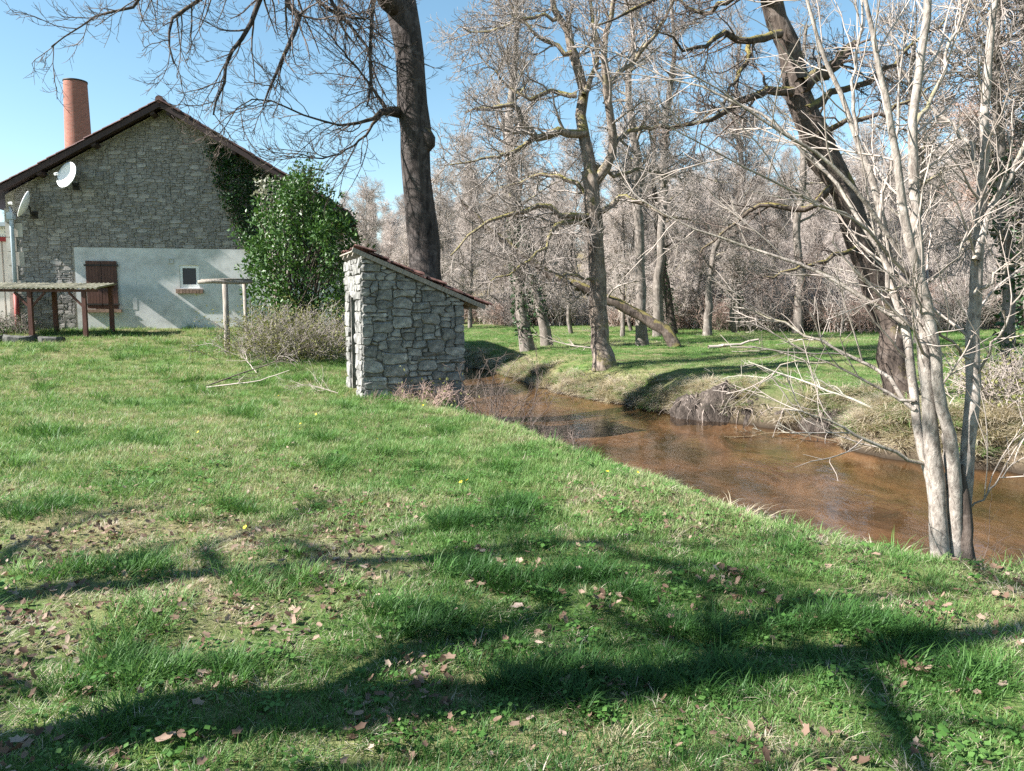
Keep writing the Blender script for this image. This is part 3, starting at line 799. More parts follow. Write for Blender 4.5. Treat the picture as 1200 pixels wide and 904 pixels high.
# rustic post frame
r0 = at(266, 405, 21.0); rz = gz(r0[0], r0[1])
rf = ob('rustic_frame', None, loc=(r0[0], r0[1], rz), label='rough log crossbar on two wooden posts beside the evergreen shrub', cat='frame')
ztop = at(266, 331, 21.0)[2] - rz
xl_, xr_ = (at(234, 331, 21.0) - r0)[0], (at(292, 331, 21.3) - r0)[0]
m = MB(); m.tube([(0, 0, -0.4), (0.01, 0, 0.6), (0, 0, ztop - 0.05)], [0.085, 0.08, 0.075], 9); ob('post', m.mesh('post', M_OLDWOOD, True), rf)
px2 = (at(290, 390, 21.5) - r0)
m = MB(); m.tube([(px2[0], 0.5, -0.3), (px2[0] - .02, 0.48, 0.7), (px2[0] - 0.03, 0.45, ztop - 0.02)], [0.055, 0.05, 0.05], 9); ob('post', m.mesh('post', M_OLDWOOD, True), rf)
m = MB(); m.tube([(xl_, -0.12, ztop + 0.0), (xl_ * 0.4, -0.03, ztop + 0.02), (xr_ * 0.5, 0.24, ztop + 0.0), (xr_ + 0.02, 0.5, ztop + 0.03)], [0.05, 0.055, 0.05, 0.045], 9); ob('crossbar', m.mesh('crossbar', M_OLDWOOD, True), rf)
m = MB(); m.tube([(xl_ + .05, -0.05, ztop + 0.06), (0.1, 0.1, ztop + 0.085), (xr_ + 0.0, 0.52, ztop + 0.09)], [0.022, 0.03, 0.025], 7); ob('lath', m.mesh('lath', M_OLDWOOD, True), rf)

# ------------------------------------------------------------------ trees
M_BARK_ASH = bark('grey_fissured_bark', (0.014, 0.011, 0.010), (0.080, 0.066, 0.060), (0.16, 0.11, 0.05), 0.12, bump=1.0, bdist=0.05)
M_BARK_OAK = bark('oak_bark_moss', (0.05, 0.038, 0.03), (0.27, 0.22, 0.18), (0.20, 0.175, 0.065), 0.48)
M_BARK_DARK = bark('dark_bark', (0.018, 0.014, 0.012), (0.11, 0.085, 0.07), (0.17, 0.14, 0.05), 0.28)
M_BARK_PALE = bark('pale_smooth_bark', (0.10, 0.08, 0.068), (0.37, 0.325, 0.285), (0.22, 0.20, 0.12), 0.15, (7, 7, 3), 4.5, 0.9, 0.012)
M_BARK_WOOD = bark('woodland_bark', (0.06, 0.05, 0.042), (0.22, 0.19, 0.165), (0.22, 0.20, 0.09), 0.22)
M_TWIG = simple('twigs', [(0.19, 0.162, 0.142), (0.32, 0.28, 0.25)], 2, 0.8, 0.0)
M_TWIG_PALE = simple('pale_twigs', [(0.26, 0.215, 0.185), (0.42, 0.36, 0.315)], 2, 0.75, 0.0)
M_TWIG_DARK = simple('dark_twigs', [(0.07, 0.052, 0.044), (0.15, 0.115, 0.095)], 2, 0.8, 0.0)
M_TWIG_FAR = simple('woodland_twigs', [(0.31, 0.265, 0.237), (0.48, 0.422, 0.382)], 1.5, 0.85, 0.0, rnd=0.18)
M_TWIG_RED = simple('red_brown_twigs', [(0.24, 0.165, 0.135), (0.36, 0.26, 0.215)], 1.5, 0.85, 0.0)
M_LICHEN = simple('lichen_twigs', [(0.22, 0.205, 0.165), (0.38, 0.36, 0.30)], 3, 0.9, 0.0)
M_IVY = leafmat('ivy_leaf', [(0.3, (0.012, 0.035, 0.012)), (0.55, (0.03, 0.075, 0.022)), (0.72, (0.07, 0.12, 0.04))], 0.15, 0.45, 0.35)
M_LAUREL = leafmat('laurel_leaf', [(0.3, (0.016, 0.045, 0.010)), (0.5, (0.042, 0.105, 0.02)), (0.72, (0.13, 0.20, 0.045))], 0.25, 0.42, 0.4)
M_PALELEAF = leafmat('pale_leaf', [(0.3, (0.20, 0.21, 0.15)), (0.6, (0.38, 0.38, 0.31))], 0.2, 0.6, 0.2)
M_SHRUBLEAF = leafmat('olive_leaf', [(0.35, (0.10, 0.11, 0.035)), (0.55, (0.20, 0.20, 0.07)), (0.7, (0.24, 0.215, 0.11))], 0.3, 0.6, 0.2)

def unit(v): return v / (np.linalg.norm(v, axis=-1, keepdims=True) + 1e-9)

def grow(rng, S, D, L, r0, r1, K, wob, trop, curl=0.0):
    N = len(S); P = np.empty((N, K, 3)); P[:, 0] = S; d = unit(D)
    st = (L / (K - 1))[:, None]; bend = rng.normal(0, 1, (N, 3)) * curl
    for k in range(1, K):
        d = unit(d + rng.normal(0, wob, (N, 3)) + bend + np.array([0, 0, trop]))
        P[:, k] = P[:, k - 1] + d * st
    f = np.linspace(0, 1, K)[None]
    return P, r0[:, None] * (1 - f) + np.minimum(r1, r0)[:, None] * f

def spawn(rng, P, rad, n, t0, ang, sd, ln, rr, rmin, tip=0.5, t1=1.0):
    """n children on each of the N parents: start, direction, length, radius."""
    N, K, _ = P.shape
    t = t0 + (t1 - t0) * (np.arange(n)[None] + rng.random((N, n))) / n
    x = np.clip(t * (K - 1), 0, K - 1.001); i = x.astype(int); f = (x - i)[..., None]
    a = np.arange(N)[:, None]
    S = P[a, i] * (1 - f) + P[a, i + 1] * f
    T = unit(P[a, i + 1] - P[a, i])
    r = rad[a, i] * (1 - f[..., 0]) + rad[a, i + 1] * f[..., 0]
    w = rng.normal(0, 1, T.shape); w = unit(w - T * (w * T).sum(-1, keepdims=True))
    g = np.radians(rng.normal(ang, sd, t.shape))[..., None]
    D = T * np.cos(g) + w * np.sin(g)
    L = rng.uniform(*ln, t.shape) * (1 - tip * (t - t0) / max(1e-6, t1 - t0))
    return S.reshape(-1, 3), D.reshape(-1, 3), L.ravel(), np.maximum(r.ravel() * rr, rmin)

def join(parts):
    V, Q, n = [], [], 0
    for v, q_ in parts: V.append(v); Q.append(q_ + n); n += len(v)
    return np.concatenate(V), np.concatenate(Q)

def ramify(rng, P, rad, levels):
    """Grow the finer branches level by level; returns tube pieces."""
    out = []
    for lv in levels:
        S, D, L, r = spawn(rng, P, rad, lv['n'], lv.get('t0', 0.25), lv.get('ang', 50), lv.get('sd', 12), lv['ln'], lv.get('rr', 0.5), lv['r'], lv.get('tip', 0.5), lv.get('t1', 1.0))
        if 'rmax' in lv: r = np.minimum(r, lv['rmax'])
        if 'flat' in lv: D[:, 2] *= lv['flat']
        if 'keep' in lv:
            k = rng.random(len(S)) < lv['keep']; S, D, L, r = S[k], D[k], L[k], r[k]
        P, rad = grow(rng, S, D, L, r, np.maximum(r * 0.35, lv['r'] * 0.7), lv['K'], lv.get('wob', 0.2), lv.get('trop', 0.05), lv.get('curl', 0.0))
        out.append(tubes(P, rad, lv.get('sides', 3)))
    return out

def trunk_tube(P, rad, sides=12, flare=0.0, seed=0, lump=0.07):
    """Lumpy tapered trunk."""
    rad = rad.copy()
    if flare:
        k = np.arange(len(rad)); rad *= 1 + 0.6 * flare * np.exp(-k / 0.9)
    V, Q = tubes(P[None], rad[None], sides)
    K = len(P); V = V.reshape(K, sides, 3)
    r_ = np.random.default_rng(seed); n = r_.normal(0, lump, (K, sides))
    n = (n + np.roll(n, 1, 1) + np.roll(n, 1, 0)) / 1.8
    V = P[:, None] + (V - P[:, None]) * (1 + n[..., None])
    return V.reshape(-1, 3), Q

def tree_object(name, base, trunk, crown, bmat, tmat, label, cat='tree', group=None, extra=None):
    """trunk, crown: lists of tube pieces in world space."""
    e = ob(name, None, loc=tuple(base), label=label, cat=cat, group=group)
    V, Q = join(trunk); tr_ = ob('trunk', mesh('trunk', V - base, Q, bmat, True), e)
    if crown:
        V, Q = join(crown); ob('crown', mesh('crown', V - base, Q, tmat, True), e)
    return e, tr_

def px_guide(pts, Y, wid, K=14, dY=0.0, jit=0.0, rng=None):
    """Photograph pixels at a chosen distance -> a guide line with radii in metres."""
    n = len(pts); Ys = Y + dY * np.linspace(0, 1, n) ** 0.8
    P = np.array([at(x, y, yy) for (x, y), yy in zip(pts, Ys)])
    w = np.interp(np.linspace(0, 1, n), np.linspace(0, 1, len(wid)), wid) / FPX * Ys / 2
    P, r = resample(P, K, w)
    if jit and rng is not None: P[1:-1] += rng.normal(0, jit, (K - 2, 3))
    return P, r

def leaves(rng, C, size, up=0.3, out=None):
    """Folded leaf quads at the points C."""
    N = len(C)
    d = rng.normal(0, 1, (N, 3)) + (0 if out is None else out * 1.2); d[:, 2] += up; d = unit(d)
    w = unit(np.cross(d, rng.normal(0, 1, (N, 3)))); nrm = np.cross(d, w)
    s_ = size * rng.uniform(0.6, 1.3, (N, 1))
    V = np.stack([C, C + d * s_ * 0.5 + w * s_ * 0.27 + nrm * s_ * 0.08, C + d * s_, C + d * s_ * 0.5 - w * s_ * 0.27 + nrm * s_ * 0.08], 1).reshape(-1, 3)
    q_ = np.arange(N)[:, None] * 4
    return V, np.concatenate([q_ + np.array([0, 1, 2]), q_ + np.array([0, 2, 3])])

def wrap_ivy(rng, P, rad, n, size, t0=0.0, t1=1.0, spread=1.5):
    K = len(P); x = np.clip((t0 + (t1 - t0) * rng.random(n)) * (K - 1), 0, K - 1.001); i = x.astype(int); f = (x - i)[:, None]
    C = P[i] * (1 - f) + P[i + 1] * f
    d = unit(rng.normal(0, 1, (n, 3)) * [1, 1, 0.15])
    C = C + d * (rad[i] * rng.uniform(1.0, spread, n))[:, None]
    return leaves(rng, C, size, -0.2, d)

# --- great trunk behind the hut, with limbs hanging over the house
rng = np.random.default_rng(12)
Y0 = 17.6
P0, r0_ = px_guide([(503, 452), (502, 380), (499, 320), (494, 270), (489, 210), (487, 160), (482, 100), (477, 50), (470, 5), (462, -60), (466, -150), (474, -260)], Y0, [44, 40, 37, 35, 34, 33, 33, 33, 36, 26, 22, 16], 26, jit=0.012, rng=rng)
base = P0[0].copy(); base[2] = gz(base[0], base[1]) - 0.1; P0[0, 2] = base[2]
tr_p = [trunk_tube(P0, r0_, 16, 0.25, 1, 0.05)]
lim = []
def limb(pts, wid, dY=0.0, Y=Y0, K=14, jit=0.02): lim.append(px_guide(pts, Y, wid, K, dY, jit, rng))
limb([(470, 10), (452, 0), (430, -40), (380, -90), (300, -130), (200, -150), (90, -130)], [28, 20, 16, 12, 8, 5], -2.5)
limb([(466, -60), (500, -120), (560, -160), (620, -170)], [18, 12, 8, 4], 2.0)
limb([(470, -130), (440, -200), (380, -240), (300, -250)], [16, 12, 8, 4], 1.5)
big = len(lim)
# drooping limbs in view
limb([(380, -90), (345, -50), (334, 0), (351, 18), (344, 40), (328, 75), (318, 100), (308, 125)], [9, 8, 7, 6.5, 4.5, 3, 2], -1.0, Y0 - 1.2)
limb([(345, -100), (318, -40), (306, 0), (292, 30), (272, 60), (262, 95), (250, 135)], [8, 7, 6, 5, 4, 2], -0.5, Y0 - 1.5)
limb([(300, -130), (262, -50), (240, 0), (205, 18), (197, 40), (204, 75)], [7, 6, 5, 4, 3, 2], -0.8, Y0 - 1.8)
limb([(230, -140), (195, -60), (165, 0), (135, 15), (95, 30), (60, 55)], [6, 5, 4, 3, 2, 1.5], -0.5, Y0 - 2.2)
limb([(440, -50), (437, 0), (434, 60), (433, 110), (430, 125)], [5, 5, 4, 3, 2], -0.6, Y0 - 0.6)
limb([(400, -80), (385, -20), (395, 10), (415, 22), (436, 18)], [5, 5, 4, 3, 2], -0.6, Y0 - 1.0)
limb([(470, 132), (452, 130), (440, 138), (405, 146), (360, 138), (320, 118), (285, 120), (255, 160)], [14, 10, 3.6, 2.3, 1.9, 1.5, 1.0], -2.2)
limb([(452, 131), (436, 100), (410, 70), (385, 40)], [6, 3, 2, 1.2], -1.2)
limb([(445, 136), (420, 165), (385, 185), (345, 180)], [4, 2.5, 2, 1.2], -1.8)
limb([(345, -60), (372, 0), (402, 22), (430, 55), (440, 90), (452, 112)], [6, 5, 4, 3, 2, 1.5], 0.4, Y0 - 0.6)
LP = np.array([p for p, r_ in lim]); LR = np.array([r_ for p, r_ in lim])
for p, r_ in lim[:big]: tr_p.append(tubes(p[None], r_[None], 9))
tr_p.append(tubes(LP[big:], LR[big:], 6))
# burl on the trunk
bp, br = px_guide([(490, 150), (499, 158), (503, 168), (496, 180)], Y0 - 0.15, [10, 16, 16, 6], 7); tr_p.append(tubes(bp[None], br[None], 8))
crn = ramify(rng, LP, LR, [
    dict(n=15, t0=0.2, ang=42, sd=16, ln=(0.9, 2.0), rr=0.42, r=0.010, K=7, wob=0.13, trop=-0.05, curl=0.05, sides=4, rmax=0.03),
    dict(n=6, t0=0.2, ang=38, sd=12, ln=(0.35, 0.8), rr=0.5, r=0.006, K=6, wob=0.12, trop=0.10, curl=0.06),
    dict(n=4, t0=0.3, ang=35, sd=12, ln=(0.14, 0.34), rr=0.6, r=0.0045, K=4, wob=0.12, trop=0.16)])
tree_object('tall_tree', base, tr_p, crn, M_BARK_ASH, M_TWIG_DARK, 'tall grey trunk rising behind the stone hut, twigs hanging over the house')

# --- mossy oak on the far bank
rng = np.random.default_rng(23)
Y0 = 22.5
P0, r0_ = px_guide([(708, 428), (704, 400), (701, 360), (700, 325), (698, 285), (695, 240), (690, 200)], Y0, [27, 21, 19.5, 19.5, 19, 18.5, 18], 18, jit=0.015, rng=rng)
base = P0[0].copy(); base[2] = gz(base[0], base[1]) - 0.08; P0[0, 2] = base[2]
tr_p = [trunk_tube(P0, r0_, 14, 0.3, 2, 0.07)]
lim = []
OAK = [([(692, 210), (684, 160), (683, 112), (673, 62), (655, 22), (640, -40), (630, -120)], [20, 18, 16, 14, 10, 7, 3], 0.8),
       ([(696, 215), (716, 182), (714, 120), (706, 62), (722, 0), (735, -80)], [18, 14, 12, 9, 7, 3], -0.8),
       ([(688, 156), (652, 155), (626, 161), (605, 128), (585, 124), (545, 132)], [14, 13, 12, 8, 6, 2.5], -1.0),
       ([(628, 160), (600, 178), (578, 186), (552, 190), (520, 200)], [8, 6, 4.5, 3, 1.5], -0.8),
       ([(694, 252), (672, 256), (640, 242), (600, 250), (560, 268), (528, 300)], [13, 10, 8, 6, 4, 2], -1.5),
       ([(690, 264), (655, 262), (640, 290), (610, 310), (575, 330)], [9, 8, 5, 3.5, 1.5], -2.2),
       ([(702, 248), (728, 232), (755, 240), (785, 255), (815, 262)], [10, 8, 6, 4, 2], -1.0),
       ([(676, 112), (645, 108), (612, 112), (585, 90), (560, 60)], [9, 7, 5, 3, 1.5], 0.6),
       ([(670, 62), (632, 42), (600, 10), (580, -40)], [8, 6, 4, 2], 0.3),
       ([(655, 22), (612, 20), (570, 40), (535, 30)], [6, 5, 3, 1.5], -0.5),
       ([(712, 100), (748, 68), (775, 30), (795, -20)], [8, 6, 5, 2], -1.2),
       ([(716, 170), (752, 150), (790, 150), (825, 130)], [8, 6, 4, 2], 1.2),
       ([(684, 112), (700, 60), (690, 0), (700, -80)], [9, 7, 5, 2], 1.6),
       ([(700, 330), (672, 322), (640, 318), (612, 300)], [5, 4, 3, 1.5], -1.5),
       ([(696, 240), (672, 215), (640, 205), (600, 215), (570, 235)], [9, 7, 5, 3.5, 2], 1.6),
       ([(690, 190), (722, 205), (762, 200), (800, 215)], [8, 6, 4, 2], 1.8)]
for g, w_, dy in OAK: lim.append(px_guide(g, Y0, [0.74 * a for a in w_], 14, dy, 0.05, rng))
LP = np.array([p for p, r_ in lim]); LR = np.array([r_ for p, r_ in lim])
tr_p.append(tubes(LP, LR, 8))
crn = ramify(rng, LP, LR, [
    dict(n=14, t0=0.15, ang=55, sd=16, ln=(0.9, 2.4), rr=0.45, r=0.016, K=7, wob=0.22, trop=0.03, sides=4, rmax=0.05),
    dict(n=8, t0=0.15, ang=52, sd=15, ln=(0.45, 1.2), rr=0.5, r=0.009, K=6, wob=0.22, trop=0.03),
    dict(n=6, t0=0.15, ang=48, sd=15, ln=(0.2, 0.55), rr=0.6, r=0.0065, K=4, wob=0.2, trop=0.04)])
OAK_P, OAK_R = P0, r0_
crn += ramify(rng, P0[None], r0_[None], [dict(n=26, t0=0.1, ang=80, sd=15, ln=(0.3, 0.9), rr=0.1, r=0.010, K=6, wob=0.25, trop=0.02, rmax=0.016),
                                         dict(n=5, t0=0.2, ang=45, sd=12, ln=(0.15, 0.4), rr=0.6, r=0.006, K=4, wob=0.2, trop=0.0)])
tree_object('oak_tree', base, tr_p, crn, M_BARK_OAK, M_TWIG, 'spreading oak with yellow moss on its limbs at the far bank edge')

# --- dark leaning tree on the right far bank
rng = np.random.default_rng(37)
Y0 = 13.4
P0, r0_ = px_guide([(1062, 500), (1052, 440), (1042, 395), (1030, 340), (1008, 280), (988, 225), (962, 175), (948, 140), (932, 100), (918, 45), (900, -20), (885, -90), (880, -170)], Y0, [42, 34, 32, 31, 30, 31, 30, 29, 27, 23, 20, 16, 10], 26, 0.6, 0.03, rng)
base = P0[0].copy(); base[2] = gz(base[0], base[1]) - 0.1; P0[0, 2] = base[2]
tr_p = [trunk_tube(P0, r0_, 14, 0.25, 3, 0.10)]
lim = []
DARK = [([(938, 100), (968, 84), (990, 62), (1003, 50)], [22, 18, 15, 8], 0.5),
        ([(945, 130), (975, 108), (1020, 95), (1060, 60), (1110, 20)], [16, 10, 8, 5, 2], 1.5),
        ([(928, 108), (900, 106), (862, 122), (828, 142), (782, 150)], [14, 12, 9, 6, 2], -1.0),
        ([(915, 40), (880, 50), (850, 42), (815, 55), (780, 40)], [12, 10, 8, 5, 2], -1.5),
        ([(880, 48), (872, 75), (855, 110), (825, 140)], [8, 6, 4, 2], -1.0),
        ([(980, 215), (945, 245), (905, 240), (860, 262), (820, 300)], [12, 9, 7, 4, 2], 0.8),
        ([(905, 0), (870, -10), (830, 15), (790, 0)], [12, 9, 6, 3], 1.0),
        ([(900, -20), (940, -70), (1000, -100)], [14, 9, 3], 0.5),
        ([(1012, 290), (975, 300), (930, 318), (890, 330)], [8, 6, 4, 2], -0.8),
        ([(955, 160), (1000, 140), (1050, 130), (1095, 100)], [9, 7, 5, 2], -0.6),
        ([(890, -60), (840, -50), (790, -20), (750, 10), (700, 30)], [12, 9, 7, 5, 2], -2.0)]
for g, w_, dy in DARK: lim.append(px_guide(g, Y0 + 0.2, [0.8 * a for a in w_], 14, dy, 0.035, rng))
LP = np.array([p for p, r_ in lim]); LR = np.array([r_ for p, r_ in lim])
tr_p.append(tubes(LP, LR, 8))
crn = ramify(rng, LP, LR, [
    dict(n=9, t0=0.2, ang=55, sd=16, ln=(0.5, 1.3), rr=0.4, r=0.010, K=7, wob=0.24, trop=0.0, sides=4, rmax=0.03),
    dict(n=6, t0=0.15, ang=52, sd=15, ln=(0.3, 0.7), rr=0.5, r=0.006, K=6, wob=0.22, trop=0.02),
    dict(n=5, t0=0.15, ang=48, sd=15, ln=(0.12, 0.35), rr=0.6, r=0.0045, K=4, wob=0.2, trop=0.04)])
crn += ramify(rng, P0[None], r0_[None], [dict(n=44, t0=0.08, ang=75, sd=18, ln=(0.3, 0.9), rr=0.1, r=0.008, K=6, wob=0.25, trop=0.02, rmax=0.013),
                                         dict(n=5, t0=0.2, ang=45, sd=12, ln=(0.15, 0.4), rr=0.6, r=0.0045, K=4, wob=0.2, trop=0.0)])
tree_object('leaning_tree', base, tr_p, crn, M_BARK_DARK, M_TWIG_DARK, 'dark rugged trunk leaning left over the far bank behind the pale stems')

# --- pale many-stemmed tree on the near bank
rng = np.random.default_rng(41)
Y0 = 5.15
STEMS = [([(1099, 662), (1094, 600), (1090, 562), (1074, 500), (1067, 430), (1059, 380), (1045, 330), (1038, 272), (1022, 205), (1003, 160), (985, 110), (960, 50), (940, -20)], [17, 15, 13, 13, 12, 10, 8, 6, 4], 0.35),
         ([(1103, 664), (1099, 590), (1091, 510), (1084, 420), (1078, 335), (1072, 240), (1071, 150), (1080, 60), (1090, -20), (1096, -90)], [26, 24, 21, 18, 16, 14, 12, 10, 7], 0.0),
         ([(1122, 664), (1122, 600), (1117, 540), (1104, 480), (1095, 420), (1084, 350), (1066, 285), (1056, 225), (1044, 145), (1026, 60), (1012, -30)], [21, 19, 17, 16, 15, 13, 11, 8, 5], -0.2),
         ([(1130, 664), (1131, 570), (1136, 480), (1140, 400), (1144, 320), (1150, 210), (1154, 130), (1164, 10), (1170, -80)], [21, 20, 20, 19, 17, 14, 12, 9, 6], 0.3),
         ([(1112, 662), (1113, 600), (1110, 545), (1104, 500)], [12, 10, 7, 3], 0.12)]
lim = []
for g, w_, dy in STEMS: lim.append(px_guide(g, Y0, [0.78 * a for a in w_], 22, dy, 0.006, rng))
base = np.array([lim[1][0][0][0], lim[1][0][0][1], 0.0]); base[2] = gz(base[0], base[1]) - 0.02
tr_p = [trunk_tube(p, r_, 12, 0.12, 50 + i, 0.025) for i, (p, r_) in enumerate(lim)]
SH = [([(1062, 380), (1010, 345), (950, 315), (880, 290), (800, 262), (730, 215)], [6.5, 5, 4, 3, 2, 1.2], 0.5),
      ([(1056, 300), (985, 205), (920, 160), (850, 110), (780, 70)], [5.5, 4.5, 3.5, 2.2, 1.2], -0.3),
      ([(1046, 320), (960, 190), (870, 120), (790, 95), (720, 60)], [5, 4, 3, 2, 1.2], 0.6),
      ([(1078, 345), (1015, 270), (930, 225), (860, 190), (770, 140)], [5, 4, 3, 2, 1.2], -0.6),
      ([(1092, 548), (1050, 530), (1000, 510), (968, 494), (920, 480)], [5, 4.5, 4, 3, 1.5], -0.2),
      ([(1072, 480), (1020, 430), (960, 400), (910, 375), (860, 360)], [5.5, 4.5, 3.5, 2.5, 1.2], 0.5),
      ([(1072, 470), (1030, 455), (980, 430), (930, 425), (890, 450)], [4.5, 3.5, 3, 2, 1.2], 0.2),
      ([(1143, 305), (1160, 258), (1180, 210), (1202, 165), (1240, 90)], [9, 7.5, 6, 5, 3], 0.1),
      ([(1142, 345), (1165, 322), (1190, 310), (1225, 306)], [6, 4.5, 4, 2.5], -0.2),
      ([(1150, 200), (1120, 150), (1080, 110), (1040, 50)], [6, 4.5, 3.5, 2], 0.4),
      ([(1072, 150), (1100, 95), (1115, 50), (1130, -10)], [6, 4.5, 3.5, 2], 0.2),
      ([(1040, 340), (1030, 240), (1048, 190), (1052, 130), (1060, 40)], [5, 5, 4, 3, 2], 0.3),
      ([(1004, 160), (1000, 100), (1010, 40), (1004, -20)], [4.5, 3.5, 3, 2], 0.1),
      ([(1090, 330), (1125, 290), (1150, 230), (1175, 190)], [3, 2.5, 2, 1.2], -0.3),
      ([(1136, 420), (1108, 395), (1075, 352), (1080, 320)], [4, 3, 2.5, 1.5], -0.4),
      ([(1090, 330), (1062, 335), (1030, 340)], [3.5, 2.6, 1.5], -0.2),
      ([(1140, 440), (1165, 400), (1190, 350), (1210, 330)], [3.5, 3, 2, 1.2], -0.4),
      ([(1132, 600), (1150, 585), (1172, 560), (1190, 535)], [3, 2.4, 2, 1.0], -0.2)]
sh_l = [px_guide(g, Y0 + 0.1, w_, 12, dy, 0.012, rng) for g, w_, dy in SH]
SP = np.array([p for p, r_ in sh_l]); SR = np.array([r_ for p, r_ in sh_l])
tr_p.append(tubes(SP, SR, 6))
lv = [dict(n=6, t0=0.25, ang=34, sd=12, ln=(0.35, 0.95), rr=0.5, r=0.0045, K=7, wob=0.08, trop=0.02, curl=0.02, sides=4, rmax=0.009),
      dict(n=5, t0=0.25, ang=36, sd=12, ln=(0.15, 0.42), rr=0.6, r=0.003, K=5, wob=0.1, trop=0.03)]
crn = ramify(rng, SP, SR, lv)
TP = np.array([p for p, r_ in lim[:4]]); TR = np.array([r_ for p, r_ in lim[:4]])
crn += ramify(rng, TP, TR, [dict(n=11, t0=0.3, ang=45, sd=14, ln=(0.4, 1.4), rr=0.3, r=0.005, K=8, wob=0.09, trop=0.05, curl=0.02, sides=4, rmax=0.013)] + [dict(n=5, t0=0.2, ang=36, sd=12, ln=(0.15, 0.5), rr=0.6, r=0.003, K=5, wob=0.1, trop=0.03)])
tree_object('pale_stemmed_tree', base, tr_p, crn, M_BARK_PALE, M_TWIG_PALE, 'cluster of slim pale grey stems growing on the near bank')
# charred snag between the stems
p, r_ = px_guide([(1136, 672), (1133, 620), (1131, 575), (1128, 545)], 5.1, [16, 14, 10, 3], 8, 0, 0.006, rng)
V, Q = trunk_tube(p, r_, 8, 0.2, 8, 0.12)
bb = p[0].copy(); bb[2] = gz(bb[0], bb[1]) - 0.05
ob('dead_snag', mesh('dead_snag', V - bb, Q, M_BARK_DARK, True), loc=tuple(bb), label='short blackened dead stem beside the pale stems', cat='snag')

# --- trees standing on the far meadow
def meadow_tree(name, seed, pts, wid, Y, label, n1=22, H=(1.2, 3.0), t0=0.35, bmat=None, tmat=None, ivy=0, ivy_t=(0, 1), group=None, trop=0.08, dens=1.0):
    rng = np.random.default_rng(seed)
    P0, r0_ = px_guide(pts, Y, [0.72 * a for a in wid], 20, rng.normal(0, 0.5), 0.03, rng)
    base = P0[0].copy(); base[2] = gz(base[0], base[1]) - 0.1; P0[0, 2] = base[2]
    tr_p = [trunk_tube(P0, r0_, 10, 0.3, seed, 0.07)]
    S, D, L, r_ = spawn(rng, P0[None], r0_[None], n1, t0, 62, 14, H, 0.42, 0.03, 0.45)
    LP, LR = grow(rng, S, D, L, r_, np.full(len(S), 0.015), 9, 0.2, trop)
    tr_p.append(tubes(LP, LR, 5))
    crn = ramify(rng, LP, LR, [dict(n=7, t0=0.15, ang=50, sd=15, ln=(0.6, 1.6), rr=0.45, r=0.013, K=6, wob=0.22, trop=0.04, rmax=0.035),
                               dict(n=6, t0=0.15, ang=50, sd=15, ln=(0.35, 0.9), rr=0.5, r=0.009, K=5, wob=0.2, trop=0.03),
                               dict(n=int(4 * dens), t0=0.2, ang=45, sd=14, ln=(0.2, 0.5), rr=0.6, r=0.007, K=3, wob=0.15, trop=0.03)])
    e, t_ = tree_object(name, base, tr_p, crn, bmat or M_BARK_WOOD, tmat or M_TWIG, label, group=group)
    if ivy:
        V, F = wrap_ivy(rng, P0, r0_, ivy, 0.13, *ivy_t); ob('ivy', mesh('ivy', V - base, F, M_IVY), t_)
    return e
meadow_tree('ivy_clad_tree', 51, [(618, 406), (611, 360), (606, 310), (603, 255), (600, 200), (598, 120), (606, 40), (600, -30)], [24, 20, 18, 17, 15, 12, 8, 4], 31, 'ivy clad grey trunk left of the mossy oak, slightly bowed', ivy=1100, ivy_t=(0.03, 0.35))
meadow_tree('ivy_clad_tree', 52, [(641, 399), (633, 360), (623, 318), (612, 270), (604, 220), (590, 150), (575, 90)], [18, 15, 14, 12, 10, 7, 3], 33.5, 'thinner ivy clad trunk leaning away behind the bowed one', ivy=900, ivy_t=(0.1, 0.5), n1=16)
meadow_tree('meadow_tree', 53, [(753, 406), (751, 350), (750, 300), (748, 240), (744, 180), (736, 110), (742, 40), (735, -30)], [20, 17, 16, 16, 14, 11, 7, 3], 31, 'straight slender trunk with rusty foot on the far meadow', n1=20, t0=0.4)
meadow_tree('meadow_tree', 54, [(772, 385), (771, 330), (776, 265), (778, 205), (780, 140), (790, 60), (785, -20)], [17, 14, 13, 12, 10, 7, 4], 39, 'thick pale trunk with swollen foot at the wood edge', n1=22)
meadow_tree('meadow_tree', 55, [(790, 384), (783, 345), (776, 305), (772, 270), (765, 200), (770, 120)], [14, 12, 11, 10, 7, 3], 41, 'dark ivy trunk leaning beside the thick pale one', n1=14, bmat=M_BARK_DARK, ivy=500, ivy_t=(0.0, 0.4))
meadow_tree('broken_tree', 56, [(829, 386), (830, 355), (833, 320), (838, 290), (852, 262), (870, 230)], [14, 11, 10, 9, 7, 3], 38, 'short crooked pale trunk at the wood edge', n1=14, H=(0.8, 2.2))
meadow_tree('bank_tree', 57, [(1186, 490), (1183, 430), (1180, 350), (1177, 270), (1172, 190), (1165, 110), (1170, 30), (1160, -50)], [24, 21, 19, 18, 16, 13, 10, 5], 15.2, 'grey trunk with green ivy standing on the bank beyond the pale stems', n1=26, H=(0.8, 2.0), ivy=500, ivy_t=(0.1, 0.6))
meadow_tree('bank_tree', 58, [(1215, 480), (1212, 420), (1208, 330), (1204, 240), (1212, 140), (1200, 40), (1205, -40)], [26, 24, 22, 20, 16, 12, 6], 17.0, 'mossy trunk half hidden behind the ivy grown bank tree', n1=16, H=(1.0, 2.6), ivy=800, ivy_t=(0.1, 0.8), tmat=M_TWIG_RED)
meadow_tree('wood_edge_tree', 59, [(1078, 396), (1076, 340), (1072, 270), (1080, 200), (1068, 120), (1072, 30)], [17, 15, 14, 12, 9, 4], 27, 'grey mossy trunk rising behind the pale stemmed cluster', n1=26, H=(1.0, 2.8))
